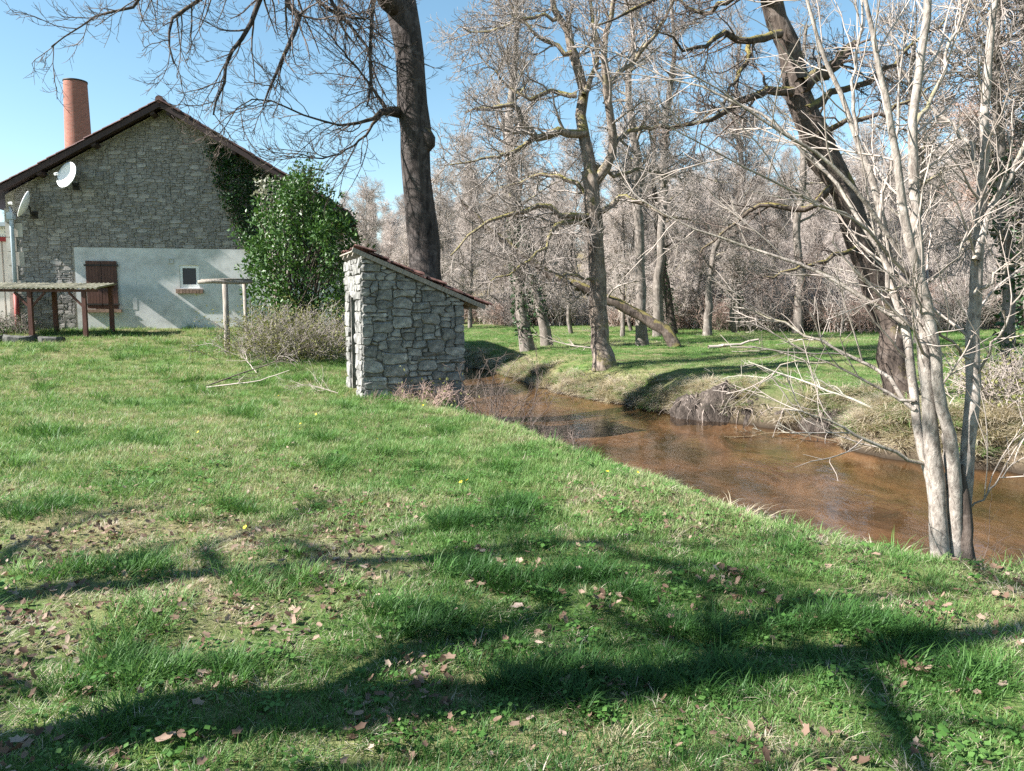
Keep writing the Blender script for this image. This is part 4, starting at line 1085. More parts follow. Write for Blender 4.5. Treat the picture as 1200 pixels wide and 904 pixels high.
meadow_tree('wood_edge_tree', 60, [(935, 384), (938, 330), (934, 270), (942, 200), (936, 120), (945, 30)], [15, 13, 12, 10, 8, 4], 38, 'slim upright trunk at the wood edge behind the leaning dark tree', n1=26, H=(1.2, 3.0))
meadow_tree('wood_edge_tree', 61, [(862, 382), (866, 330), (862, 270), (870, 200), (862, 130), (868, 40)], [12, 11, 10, 9, 7, 3], 42, 'slim ivy speckled trunk near the low holly clump', n1=26, H=(1.2, 3.0), ivy=400, ivy_t=(0, .3))

# fallen trunk propped in the trees
rng = np.random.default_rng(66)
p, r_ = px_guide([(792, 394), (770, 381), (738, 364), (690, 341), (640, 320), (600, 290), (565, 262), (540, 235)], 29.5, [15, 13.5, 12.5, 11.5, 10, 8, 6, 4], 20, 1.5, 0.03, rng)
base = p[0].copy(); base[2] = gz(base[0], base[1]) - 0.05; p[0, 2] = base[2] + 0.05
crn = ramify(rng, p[None], r_[None], [dict(n=22, t0=0.3, ang=60, sd=15, ln=(0.8, 2.2), rr=0.4, r=0.02, K=7, wob=0.22, trop=0.05, sides=4, rmax=0.06),
                                     dict(n=6, t0=0.2, ang=48, sd=15, ln=(0.4, 1.0), rr=0.5, r=0.01, K=5, wob=0.2, trop=0.03), dict(n=5, t0=0.2, ang=45, sd=12, ln=(0.2, 0.5), rr=.6, r=.007, K=3)])
tree_object('fallen_tree', base, [trunk_tube(p, r_, 10, 0.15, 4, 0.06)], crn, M_BARK_DARK, M_TWIG, 'dark toppled trunk slanting up behind the mossy oak', cat='fallen tree')

# --- the wood: a few tree shapes, copied
def wood_variant(seed, H, spread, r0, n1):
    rng = np.random.default_rng(seed)
    K = 12; z = np.linspace(0, H, K)
    P0 = np.c_[np.cumsum(rng.normal(0, 0.10, K)), np.cumsum(rng.normal(0, 0.10, K)), z]; P0[0, :2] = 0
    rr = r0 * (1 - 0.9 * (z / H) ** 1.1)
    tr_p = [trunk_tube(P0, rr, 8, 0.3, seed, 0.06)]
    S, D, L, r_ = spawn(rng, P0[None], rr[None], n1, 0.12, 55, 14, spread, 0.42, 0.03, 0.6)
    LP, LR = grow(rng, S, D, L, r_, np.full(len(S), 0.014), 8, 0.16, 0.09)
    tr_p.append(tubes(LP, LR, 4))
    crn = ramify(rng, LP, LR, [dict(n=9, t0=0.12, ang=48, sd=15, ln=(0.7, 1.7), rr=0.45, r=0.014, K=5, wob=0.2, trop=0.05, rmax=0.025),
                               dict(n=6, t0=0.15, ang=46, sd=15, ln=(0.4, 1.0), rr=0.5, r=0.012, K=4, wob=0.18, trop=0.05),
                               dict(n=4, t0=0.2, ang=42, sd=14, ln=(0.25, 0.7), rr=0.7, r=0.009, K=3, wob=0.15, trop=0.05)])
    V, Q = join(tr_p); U, T = join(crn)
    return mesh('trunk', V, Q, M_BARK_WOOD, True), mesh('crown', U, T, M_TWIG_FAR, True)
VAR = [wood_variant(101, 13.5, (1.4, 3.4), 0.15, 32), wood_variant(102, 11.5, (1.2, 3.0), 0.11, 30), wood_variant(103, 15.0, (1.6, 3.8), 0.18, 34), wood_variant(104, 9.0, (1.0, 2.6), 0.08, 28)]

def copy_wood(v, x, y, rz, sc, label, group, name='wood_tree', cat='tree', z=None):
    e = ob(name, None, loc=(x, y, (gz(x, y) if z is None else z) - 0.12), rot=(0, 0, rz), label=label, cat=cat, group=group)
    e.scale = (sc, sc, sc)
    for nm, me in zip(('trunk', 'crown'), VAR[v]): ob(nm, me, e)
    return e
rng = np.random.default_rng(71)
spots = []
def try_spot(px, y, gap):
    x = (px - CX) / FPX * y
    _, dn_, df_ = land(np.array([x]), np.array([y]))
    if df_[0] < 7 and dn_[0] < 6: return None
    if any((x - a) ** 2 + (y - b) ** 2 < gap * gap for a, b in spots): return None
    spots.append((x, y)); return x
for n_, (p0, p1, ya, yb, gap) in ((22, (600, 1290, 38, 52, 2.4)), (48, (395, 1330, 52, 80, 2.4))):
    k = 0
    for _ in range(800):
        if k >= n_: break
        px_ = rng.uniform(p0, p1); y_ = rng.uniform(ya, yb)
        if n_ == 22 and px_ < 720 and rng.random() < 0.45: continue
        x_ = try_spot(px_, y_, gap)
        if x_ is None: continue
        v_ = int(rng.integers(0, 4)); k += 1
        copy_wood(v_, x_, y_, rng.uniform(0, 6.28), rng.uniform(0.7, 1.0) * (0.85 if n_ == 22 else 0.95),
                  'bare tree among the brown wood beyond the far meadow', 'bare trees of the wood')
# trees left of the camera, out of view, whose shade falls across the foreground
def lawn_variant(seed, H, r0):
    rng = np.random.default_rng(seed)
    K = 12; z = np.linspace(0, H, K)
    P0 = np.c_[np.cumsum(rng.normal(0, 0.10, K)), np.cumsum(rng.normal(0, 0.10, K)), z]; P0[0, :2] = 0
    rr = r0 * (1 - 0.85 * (z / H) ** 1.2)
    S, D, L, r_ = spawn(rng, P0[None], rr[None], 11, 0.3, 55, 12, (1.8, 3.6), 0.55, 0.05, 0.5)
    LP, LR = grow(rng, S, D, L, r_, np.full(len(S), 0.03), 9, 0.2, 0.04)
    crn = ramify(rng, LP, LR, [dict(n=5, t0=0.2, ang=48, sd=14, ln=(0.6, 1.5), rr=0.6, r=0.02, K=6, wob=0.2, trop=0.03), dict(n=4, t0=0.3, ang=45, sd=14, ln=(0.3, 0.7), rr=0.6, r=0.01, K=4, wob=0.2)])
    V, Q = join([trunk_tube(P0, rr, 10, 0.3, seed, 0.05), tubes(LP, LR, 6)]); U, T = join(crn)
    return mesh('trunk', V, Q, M_BARK_ASH, True), mesh('crown', U, T, M_TWIG_DARK, True)
VAR += [lawn_variant(201, 10.5, 0.24), lawn_variant(202, 8.0, 0.20)]
for v_, x_, y_, rz_, sc_, lb_ in ((4, -5.6, 1.55, 0.4, 0.95, 'taller bare tree on the near lawn shading the foreground grass'), (5, -8.6, 2.3, 2.0, 1.0, 'smaller bare tree on the near lawn shading the foreground grass')):
    copy_wood(v_, x_, y_, rz_, sc_, lb_, 'bare trees shading the lawn', name='lawn_tree')

# --- scattering of uncountable growth
def scatter(name, sources, P, rot, scl, idx, tint, label):
    coll = bpy.data.collections.new(name + '_sources')
    for i, me in enumerate(sources):
        coll.objects.link(bpy.data.objects.new('%s_shape_%02d' % (name, i), me))
    me = bpy.data.meshes.new(name)
    me.vertices.add(len(P)); me.vertices.foreach_set('co', np.asarray(P, np.float32).ravel())
    for nm, typ, fld, val in (('rot', 'FLOAT_VECTOR', 'vector', rot), ('scl', 'FLOAT_VECTOR', 'vector', scl), ('idx', 'INT', 'value', idx), ('tint', 'FLOAT', 'value', tint)):
        a = me.attributes.new(nm, typ, 'POINT'); a.data.foreach_set(fld, np.asarray(val, np.int32 if typ == 'INT' else np.float32).ravel())
    ng = bpy.data.node_groups.new(name, 'GeometryNodeTree')
    ng.interface.new_socket('Geometry', in_out='INPUT', socket_type='NodeSocketGeometry')
    ng.interface.new_socket('Geometry', in_out='OUTPUT', socket_type='NodeSocketGeometry')
    N = ng.nodes.new; gi, go = N('NodeGroupInput'), N('NodeGroupOutput')
    ci = N('GeometryNodeCollectionInfo'); ci.inputs[0].default_value = coll; ci.inputs['Separate Children'].default_value = True; ci.inputs['Reset Children'].default_value = True
    ip = N('GeometryNodeInstanceOnPoints'); ip.inputs['Pick Instance'].default_value = True
    def attr(nm, typ):
        a = N('GeometryNodeInputNamedAttribute'); a.data_type = typ; a.inputs['Name'].default_value = nm; return a.outputs[0]
    ng.links.new(gi.outputs[0], ip.inputs['Points']); ng.links.new(ci.outputs[0], ip.inputs['Instance'])
    ng.links.new(attr('idx', 'INT'), ip.inputs['Instance Index'])
    ng.links.new(attr('rot', 'FLOAT_VECTOR'), ip.inputs['Rotation']); ng.links.new(attr('scl', 'FLOAT_VECTOR'), ip.inputs['Scale'])
    ng.links.new(ip.outputs[0], go.inputs[0])
    o = ob(name, me, label=label, kind='stuff')
    md = o.modifiers.new('scatter', 'NODES'); md.node_group = ng
    return o

# far wood on the slopes
rng = np.random.default_rng(81)
src = []
for t_, c_ in VAR:
    a = [np.empty(len(x.vertices) * 3, np.float32) for x in (t_, c_)]; qf = []
    for x, y_ in zip((t_, c_), a):
        x.vertices.foreach_get('co', y_); f_ = np.empty(len(x.loops), np.int32); x.loops.foreach_get('vertex_index', f_); qf.append(f_.reshape(-1, 4))
    n0 = len(a[0]) // 3
    src.append(mesh('far_tree', np.concatenate([a[0].reshape(-1, 3), a[1].reshape(-1, 3)]), np.concatenate([qf[0], qf[1] + n0]), M_TWIG_FAR, True))
n_ = 420
yy = rng.uniform(82, 190, n_); pxx = rng.uniform(-250, 1450, n_); xx = (pxx - CX) / FPX * yy
zz, dn_, df_ = land(xx, yy)
k = (df_ > 10) | (dn_ > 25)
k &= ~((np.abs(xx - cp[0]) < 3) & (yy < 60))
xx, yy, zz = xx[k], yy[k], zz[k]; n_ = len(xx)
scatter('far_wood', src, np.c_[xx, yy, zz - 0.3], np.c_[np.zeros((n_, 2)), rng.uniform(0, 6.28, n_)], np.repeat(rng.uniform(0.75, 1.15, n_), 3).reshape(-1, 3), rng.integers(0, 4, n_), rng.random(n_), 'bare brown wood covering the slopes far behind')

# brush along the edge of the wood
def brush_mesh(seed, n, H, mat, wob=0.14):
    rng = np.random.default_rng(seed)
    S = np.c_[rng.normal(0, 0.45, (n, 2)), np.zeros(n)]
    D = np.c_[rng.normal(0, 0.38, (n, 2)), np.ones(n)]
    P, r_ = grow(rng, S, D, rng.uniform(0.5, 1, n) * H, np.full(n, 0.016), np.full(n, 0.007), 7, wob, 0.0, 0.05)
    V, Q = join([tubes(P, r_, 3)] + ramify(rng, P, r_, [dict(n=7, t0=0.2, ang=42, sd=14, ln=(0.3, 0.9), rr=0.7, r=0.009, K=4, wob=0.16, trop=0.02), dict(n=3, t0=0.2, ang=42, sd=14, ln=(0.15, 0.45), rr=0.7, r=0.007, K=3, wob=0.16, trop=0.02)]))
    return mesh('brush', V, Q, mat, True)
src = [brush_mesh(1, 46, 2.6, M_TWIG_FAR), brush_mesh(2, 40, 3.4, M_TWIG_FAR), brush_mesh(3, 50, 1.9, M_TWIG_RED), brush_mesh(4, 36, 3.0, M_TWIG)]
n_ = 900
yy = rng.uniform(36, 72, n_); pxx = rng.uniform(380, 1330, n_); xx = (pxx - CX) / FPX * yy
zz, dn_, df_ = land(xx, yy)
k = (df_ > 17.5 + 3 * fbm(xx * .2, yy * .2, 9)) | ((dn_ > 3) & (yy > 40))
xx, yy, zz = xx[k], yy[k], zz[k]; n_ = len(xx)
scatter('undergrowth', src, np.c_[xx, yy, zz - 0.05], np.c_[np.zeros((n_, 2)), rng.uniform(0, 6.28, n_)], np.repeat(rng.uniform(0.6, 1.5, n_), 3).reshape(-1, 3), rng.integers(0, 4, n_), rng.random(n_), 'tangled leafless brush along the edge of the wood')

# ------------------------------------------------------------------ shrubs and ivy by the house
def inside_poly(x, y, poly):
    n = len(poly); c = np.zeros(x.shape, bool); j = n - 1
    for i in range(n):
        xi, yi = poly[i]; xj, yj = poly[j]
        c ^= ((yi > y) != (yj > y)) & (x < (xj - xi) * (y - yi) / (yj - yi + 1e-9) + xi); j = i
    return c
rng = np.random.default_rng(91)
LPOLY = [(302, 400), (290, 350), (287, 318), (296, 292), (310, 262), (318, 250), (330, 228), (350, 208), (368, 214), (384, 238), (402, 258), (416, 276), (418, 292), (405, 318), (402, 345), (408, 385), (395, 402)]
YL = 23.2
lb = at(350, 400, YL); lb[2] = gz(lb[0], lb[1]) - 0.05
lau = ob('evergreen_shrub', None, loc=tuple(lb), label='large glossy dark green evergreen shrub at the house corner', cat='shrub')
cl = []
while len(cl) < 320:
    px_, py_ = rng.uniform(286, 418), rng.uniform(207, 400)
    if not inside_poly(np.array([px_]), np.array([py_]), LPOLY)[0]: continue
    w_ = 1.35 * math.sqrt(max(0.05, 1 - ((px_ - 352) / 70) ** 2)) * (0.55 + 0.45 * min(1, (py_ - 200) / 80))
    cl.append(at(px_, py_, YL + rng.uniform(-1, 1) * w_))
for _ in range(60):
    px_, py_ = LPOLY[rng.integers(2, 15)]; cl.append(at(px_ + rng.normal(0, 9), py_ + rng.normal(-4, 9), YL + rng.uniform(-0.8, 0.8)))
cl = np.array(cl)
C = np.repeat(cl, 30, 0); d = unit(rng.normal(0, 1, C.shape)); C = C + d * (0.27 * rng.random(len(C)) ** 0.4)[:, None]
V, F = leaves(rng, C, 0.135, 0.25, d)
S = np.tile(lb[None], (40, 1)) + np.c_[rng.normal(0, 0.25, (40, 2)), np.zeros(40)]
tgt = cl[rng.integers(0, len(cl), 40)]
P = np.stack([S + (tgt - S) * f + np.array([0, 0, 0.35]) * math.sin(f * 3.14) for f in np.linspace(0, 1, 7)], 1)
ob('stems', mesh('stems', tubes(P, np.tile(np.linspace(0.035, 0.012, 7), (40, 1)), 5)[0] - lb, tubes(P, np.tile(np.linspace(0.035, 0.012, 7), (40, 1)), 5)[1], M_BARK_DARK, True), lau)
ob('crown', mesh('crown', V - lb, F, M_LAUREL), lau)

# ivy on the gable
IPOLY = [(243, 165), (262, 170), (300, 195), (345, 222), (388, 248), (392, 330), (300, 310), (286, 286), (268, 250), (254, 215)]
n_ = 5200
px_ = rng.uniform(240, 392, n_ * 3); py_ = rng.uniform(160, 330, n_ * 3)
k = inside_poly(px_ + rng.normal(0, 3, n_ * 3), py_ + rng.normal(0, 3, n_ * 3), IPOLY)
uz = np.array([fac(a, b, 0.1) for a, b in zip(px_[k], py_[k])])
uz = uz[uz[:, 1] < gab(uz[:, 0]) - 0.1]
oy = rng.uniform(0.03, 0.2, len(uz)) * (0.5 + vnoise(uz[:, 0] * 2, uz[:, 1] * 2, 4))
IO = H_O + hu_dir * float(fac(300, 300)[0])
C = H_O[None] + hu_dir[None] * uz[:, :1] + hn[None] * oy[:, None]; C[:, 2] = uz[:, 1]
ivb = np.array([IO[0], IO[1], HB])
iv = ob('ivy', None, loc=tuple(ivb), label='dark green ivy climbing the right side of the stone gable', cat='ivy')
V, F = leaves(rng, C, 0.12, -0.5, np.tile(hn, (len(C), 1)))
ob('leaves', mesh('leaves', V - ivb, F, M_IVY), iv)
# withered stems along its left edge
n_ = 60; PP = []
edge = np.array([(243, 168), (252, 198), (264, 232), (280, 268), (298, 300)], float)
for _ in range(n_):
    f = rng.uniform(0, 0.75); g = f + rng.uniform(0.12, 0.25)
    t_ = np.linspace(f, g, 6) * (len(edge) - 1)
    e_ = np.c_[np.interp(t_, range(len(edge)), edge[:, 0]), np.interp(t_, range(len(edge)), edge[:, 1])] + rng.normal(0, 3.2, 2) + rng.normal(0, 0.8, (6, 2))
    PP.append([(lambda uz_: H_O + hu_dir * uz_[0] + hn * 0.06 + np.array([0, 0, uz_[1]]))(fac(a, b, 0.06)) for a, b in e_])
V, Q = tubes(np.array(PP), np.full((n_, 6), 0.014), 4); ob('withered_stems', mesh('withered_stems', V - ivb, Q, M_TWIG_PALE, True), iv)
# pale leafed twigs between ivy and shrub
cl = np.array([at(rng.uniform(303, 352), rng.uniform(198, 262), 24.8) for _ in range(34)])
sb = at(330, 395, 24.8); sb[2] = gz(sb[0], sb[1])
ps = ob('pale_leaved_shrub', None, loc=tuple(sb), label='pale grey leafed twigs rising between the ivy and evergreen shrub', cat='shrub')
C = np.repeat(cl, 20, 0) + rng.normal(0, 0.13, (len(cl) * 20, 3)); V, F = leaves(rng, C, 0.12, 0.2)
ob('leaves', mesh('leaves', V - sb, F, M_PALELEAF), ps)
S = np.tile(sb[None], (len(cl), 1)) + rng.normal(0, 0.15, (len(cl), 3)) * [1, 1, 0]
P = np.stack([S + (cl - S) * np.array([f, f, f ** 0.8]) for f in np.linspace(0, 1, 6)], 1); tb = tubes(P, np.tile(np.linspace(0.025, 0.01, 6), (len(cl), 1)), 4)
ob('stems', mesh('stems', tb[0] - sb, tb[1], M_TWIG, True), ps)

# low twiggy shrub before the evergreen
def twig_shrub(name, px, py, Y, n, H, spread, mat, lmat, nleaf, label, seed, lean=(0, 0), r=0.010):
    rng = np.random.default_rng(seed)
    b = at(px, py, Y); b[2] = gz(b[0], b[1]) - 0.03
    S = np.c_[rng.normal(0, spread * 0.35, (n, 2)), np.zeros(n)]
    D = np.c_[rng.normal(0, 0.6, (n, 2)) + S[:, :2] * 0.7 + np.array(lean), np.ones(n)]
    P, r_ = grow(rng, S, D, rng.uniform(0.5, 1, n) * H, np.full(n, r), np.full(n, r * .5), 7, 0.16, -0.02, 0.06)
    pieces = [tubes(P, r_, 4)] + ramify(rng, P, r_, [dict(n=6, t0=0.2, ang=42, sd=14, ln=(0.25 * H / 1.4, 0.6 * H / 1.4), rr=0.7, r=r * 0.5, K=5, wob=0.18, trop=0.0), dict(n=3, t0=0.2, ang=42, sd=14, ln=(0.1, 0.3), rr=0.7, r=r * 0.4, K=3, wob=0.16, trop=0.0)])
    V, Q = join(pieces); e = ob(name, None, loc=tuple(b), label=label, cat='shrub')
    ob('branches', mesh('branches', V, Q, mat, True), e)
    if nleaf:
        tips = P[rng.integers(0, n, nleaf), rng.integers(2, 7, nleaf)] + rng.normal(0, 0.16, (nleaf, 3))
        tips[:, 2] = np.abs(tips[:, 2]); V, F = leaves(rng, tips, 0.06, 0.2); ob('leaves', mesh('leaves', V, F, lmat), e)
    return e
twig_shrub('twiggy_shrub', 346, 413, 20.3, 190, 1.6, 1.9, M_TWIG, M_SHRUBLEAF, 11000, 'low bushy olive and brown shrub in front of the evergreen', 5)
twig_shrub('bramble', 578, 488, 14.2, 24, 2.1, 0.9, M_TWIG_DARK, M_SHRUBLEAF, 0, 'thin dark leafless bramble at the water edge beside the hut', 6, (0.35, 0), 0.009)
twig_shrub('bramble', 640, 510, 12.3, 26, 0.8, 1.0, M_TWIG_DARK, M_SHRUBLEAF, 0, 'low tangle of dry stems overhanging the water past the hut', 7, (0.2, 0), 0.007)
twig_shrub('dry_stems', 492, 474, 14.45, 46, 0.42, 1.3, M_TWIG_RED, M_SHRUBLEAF, 250, 'reddish dry stems growing along the foot of the hut', 12, (0, 0), 0.007)
twig_shrub('garden_shrub', 8, 383, 25.3, 60, 0.9, 0.9, M_TWIG, M_LAUREL, 900, 'small leafy bush under the low shelter beside the drainpipe', 8)
twig_shrub('holly_clump', 872, 386, 43.5, 60, 2.2, 2.2, M_TWIG_DARK, M_IVY, 2200, 'dark evergreen clump at the foot of the brown wood', 9)
twig_shrub('bank_shrub', 1180, 520, 12.4, 70, 1.0, 1.2, M_TWIG_PALE, M_SHRUBLEAF, 1500, 'dry olive undergrowth hanging over the right far bank', 10)
twig_shrub('bank_shrub', 1240, 500, 13.2, 70, 1.2, 1.4, M_TWIG, M_LAUREL, 1500, 'green leafed undergrowth around the bank trees', 11)

# slumped, undercut piece of the far bank
M_CLOD = simple('rooty_earth', [(0.02, 0.016, 0.013), (0.075, 0.06, 0.05), (0.18, 0.15, 0.13)], 6, 0.95, 1.0, 0.06, (1, 1, 0.45), fine=(30, (0.5, 0.47, 0.45)))
M_ROOT = simple('bare_roots', [(0.14, 0.11, 0.09), (0.36, 0.30, 0.26)], 3, 0.9, 0.0)
rng = np.random.default_rng(131)
sb = np.array([5.3, 16.2, WATER])
sl_ = ob('slumped_bank', None, loc=tuple(sb), label='collapsed grey brown earth and roots along the far bank', cat='earth bank')
def clod(c, r3, seed):
    n, m_ = 28, 16
    th, ph = np.meshgrid(np.linspace(0, 2 * np.pi, n, endpoint=False), np.linspace(0.12, np.pi * 0.62, m_))
    d = np.stack([np.sin(ph) * np.cos(th), np.sin(ph) * np.sin(th), np.cos(ph)], -1)
    nz = 1 + 0.55 * fbm(d[..., 0] * 2.2 + seed, d[..., 1] * 2.2 + d[..., 2], seed, 3) + 0.28 * fbm(th * 6 * 0 + d[..., 0] * 9 + seed * 3, d[..., 1] * 9 + d[..., 2] * 2.5, seed + 5, 2)
    V = (d * nz[..., None] * np.array(r3) + np.array(c)).reshape(-1, 3)
    q_ = np.array([(j * n + i, j * n + (i + 1) % n, (j + 1) * n + (i + 1) % n, (j + 1) * n + i) for j in range(m_ - 1) for i in range(n)])[:, ::-1]
    ob('earth_clod', mesh('earth_clod', V, [q_, np.array([np.arange(n)])], M_CLOD, True), sl_)
    return V
pts_ = []
for c_, r3_ in (((-0.55, 0.50, 0.10), (0.75, 0.5, 0.66)), ((0.15, 0.10, 0.0), (0.6, 0.5, 0.55)), ((0.62, -0.38, 0.0), (0.7, 0.5, 0.50)), ((1.15, -0.92, -0.03), (0.65, 0.55, 0.44)), ((-1.15, 0.85, 0.0), (0.5, 0.45, 0.52)), ((0.5, 0.55, 0.1), (0.8, 0.6, 0.55))):
    pts_.append(clod(c_, r3_, len(pts_) + 3))
A = np.concatenate(pts_); A = A[(A[:, 2] > 0.25)]
S = A[rng.integers(0, len(A), 260)] + rng.normal(0, 0.03, (260, 3))
P, r_ = grow(rng, S, np.c_[rng.normal(0, 0.6, 260) - 0.2, rng.normal(-0.5, 0.5, 260), rng.normal(-0.2, 0.4, 260)], rng.uniform(0.2, 0.8, 260), rng.uniform(0.006, 0.016, 260), np.full(260, 0.003), 7, 0.2, -0.16)
V, Q = tubes(P, r_, 4); ob('roots', mesh('roots', V, Q, M_ROOT, True), sl_, kind='stuff')

# fallen branches
def fallen_branch(px, Y, length, ang, seed, mat, label, r=0.022, up=0.12, n1=9, ln=(0.3, 0.9), py=None, z=None):
    rng = np.random.default_rng(seed)
    x = (px - CX) / FPX * Y
    b = np.array([x, Y, gz(x, Y) + 0.03 if z is None else z])
    P, r_ = grow(rng, np.zeros((1, 3)), np.array([[math.cos(ang), math.sin(ang), up]]), np.array([length]), np.array([r]), np.array([r * 0.4]), 12, 0.09, -0.01)
    px_ = P[0, :, 0] + b[0]; py_ = P[0, :, 1] + b[1]
    g_ = land(px_, py_)[0]; P[0, :, 2] = np.maximum(P[0, :, 2], g_ - b[2] + r)
    pieces = [tubes(P, r_, 6)] + ramify(rng, P, r_, [dict(n=n1, t0=0.15, ang=40, sd=14, ln=ln, rr=0.6, r=r * 0.3, K=7, wob=0.14, trop=0.0, sides=4), dict(n=4, t0=0.25, ang=40, sd=12, ln=(0.1, 0.35), rr=0.6, r=r * 0.2, K=4, wob=0.14, trop=0.02)])
    V, Q = join(pieces)
    return ob('fallen_branch', mesh('fallen_branch', V, Q, mat, True), loc=tuple(b), label=label, cat='branch')
fallen_branch(238, 15.6, 2.3, 0.25, 1, M_TWIG_DARK, 'dark dead branch lying in grass left of the hut', 0.017, 0.25)
fallen_branch(240, 15.4, 1.9, -0.35, 2, M_TWIG_PALE, 'pale barkless stick lying in grass left of the hut', 0.015, 0.0, 2, (0.1, 0.3))
fallen_branch(300, 17.5, 1.2, 2.2, 3, M_TWIG_PALE, 'thin pale twiggy branch propped near the rustic frame', 0.014, 0.6)
fallen_branch(395, 14.8, 0.9, 2.7, 4, M_TWIG_PALE, 'small dry twigs heaped at the hut doorway', 0.010, 0.3, 14)
fallen_branch(985, 14.4, 2.2, 2.75, 5, M_LICHEN, 'lichen covered branch fallen across the slumped far bank', 0.022, 0.15, 12)
fallen_branch(1035, 12.9, 2.6, 2.6, 6, M_LICHEN, 'long grey branch reaching from the bank over the water', 0.024, 0.30, 12)
fallen_branch(905, 16.9, 1.6, 2.4, 7, M_LICHEN, 'bleached branch lying above the slumped far bank', 0.018, 0.2, 10)
fallen_branch(700, 30.0, 2.6, 2.9, 8, M_TWIG_PALE, 'grey brushwood lying on the meadow near the ivy trunks', 0.03, 0.1, 12)
fallen_branch(830, 28.0, 2.0, 0.05, 9, M_TWIG_PALE, 'pale bleached log lying on the far meadow', 0.075, 0.0, 2, (0.1, 0.4))
fallen_branch(1010, 6.3, 0.9, 1.9, 10, M_TWIG, 'thin brown twig sticking up at the near bank edge', 0.006, 0.7, 3, (0.1, 0.3))
fallen_branch(1150, 5.7, 0.8, 0.9, 11, M_TWIG_DARK, 'dark bramble shoots arching beside the pale stems', 0.006, 0.7, 9)

# ------------------------------------------------------------------ grass, herbs and leaf litter
GREEN = [(0.0, (0.035, 0.095, 0.022)), (0.28, (0.075, 0.17, 0.036)), (0.5, (0.15, 0.262, 0.075)), (0.66, (0.29, 0.30, 0.15)), (0.80, (0.40, 0.34, 0.23)), (1.0, (0.56, 0.49, 0.40))]
M_GRASS = leafmat('grass_blade', GREEN, 0.38, 0.5, 0.25, attr='tint')
M_LEAF = leafmat('dead_leaf', [(0.0, (0.07, 0.042, 0.028)), (0.4, (0.16, 0.10, 0.07)), (0.75, (0.28, 0.20, 0.15)), (1.0, (0.44, 0.36, 0.30))], 0.2, 0.7, 0.2, attr='tint')
s = NT('fallen_leaf'); oi = s.n('ObjectInfo')
c = s.ramp(oi.outputs['Random'], [(0.0, (0.08, 0.048, 0.03)), (0.5, (0.17, 0.11, 0.075)), (0.85, (0.27, 0.195, 0.15)), (1.0, (0.40, 0.33, 0.28))])
c = s.mix(s.ramp(s.noise(s.coord('Object'), 40, 3), [(0.4, 0.0), (0.7, 0.6)]), c, (0.20, 0.12, 0.08)); s.pbr(c, 0.75, None, 0.2); M_LEAF1 = s.m
s = NT('yellow_petal'); s.pbr((0.75, 0.55, 0.03), 0.6); M_YEL = s.m

def tuft(seed, n, rad, h, w, lean, droop, name='tuft'):
    r = np.random.default_rng(seed)
    a = r.uniform(0, 6.283, n); q_ = rad * np.sqrt(r.random(n))
    B = np.c_[q_ * np.cos(a), q_ * np.sin(a), np.full(n, -0.01)]
    az = a + r.normal(0, 0.9, n); le = r.uniform(*lean, n); H = r.uniform(*h, n); W = w * r.uniform(0.7, 1.3, n)
    d = np.c_[np.sin(le) * np.cos(az), np.sin(le) * np.sin(az), np.cos(le)]
    side = np.c_[-np.sin(az + r.normal(0, .6, n)), np.cos(az), np.zeros(n)]
    V = []; p = B.copy(); st = H / 3
    for k in range(4):
        ww = W * (1.0, 0.95, 0.65, 0.0)[k]
        if k < 3: V += [p - side * ww[:, None] / 2, p + side * ww[:, None] / 2]
        else: V += [p]
        d = unit(d + np.c_[np.cos(az), np.sin(az), -0.6 * np.ones(n)] * (droop * (k + 1) / 3))
        p = p + d * st[:, None]
    V = np.stack(V, 1).reshape(-1, 3); b = np.arange(n)[:, None] * 7
    Q = np.concatenate([b + np.array([0, 1, 3, 2]), b + np.array([2, 3, 5, 4])]); T = b + np.array([4, 5, 6])
    return mesh(name, V, [Q, T], M_GRASS, True)

def herb(seed, n, rad, sz):
    r = np.random.default_rng(seed); V = []; F = []
    for k in range(n):
        a = r.uniform(0, 6.28); q_ = rad * math.sqrt(r.random()); c_ = np.array([q_ * math.cos(a), q_ * math.sin(a), r.uniform(0.012, 0.05)]); s_ = sz * r.uniform(0.6, 1.3)
        u_ = unit(np.array([math.cos(a), math.sin(a), r.uniform(-.3, .5)])); w_ = unit(np.cross(u_, [r.normal(0, .3), r.normal(0, .3), 1]))
        P = [c_ - u_ * s_ * .5, c_ + w_ * s_ * .45, c_ + u_ * s_ * .6, c_ - w_ * s_ * .45]; n0 = len(V); V += P; F.append((n0, n0 + 1, n0 + 2, n0 + 3))
    return mesh('herb', V, np.array(F), M_GRASS)

TUFTS = [tuft(1, 30, 0.06, (0.02, 0.06), 0.0034, (0, 0.65), 0.22), tuft(2, 30, 0.065, (0.02, 0.075), 0.0032, (0, 0.8), 0.28), tuft(3, 26, 0.06, (0.025, 0.09), 0.0036, (0, 0.8), 0.35),
         tuft(4, 40, 0.055, (0.07, 0.15), 0.0042, (0.05, 0.8), 0.35), tuft(5, 36, 0.07, (0.06, 0.19), 0.0042, (0.1, 0.9), 0.42),
         tuft(6, 34, 0.075, (0.025, 0.075), 0.003, (0.5, 1.4), 0.3), tuft(7, 30, 0.08, (0.03, 0.11), 0.0026, (0.6, 1.4), 0.4),
         herb(8, 16, 0.07, 0.026), tuft(9, 64, 0.12, (0.18, 0.46), 0.009, (0.3, 1.2), 0.75)]

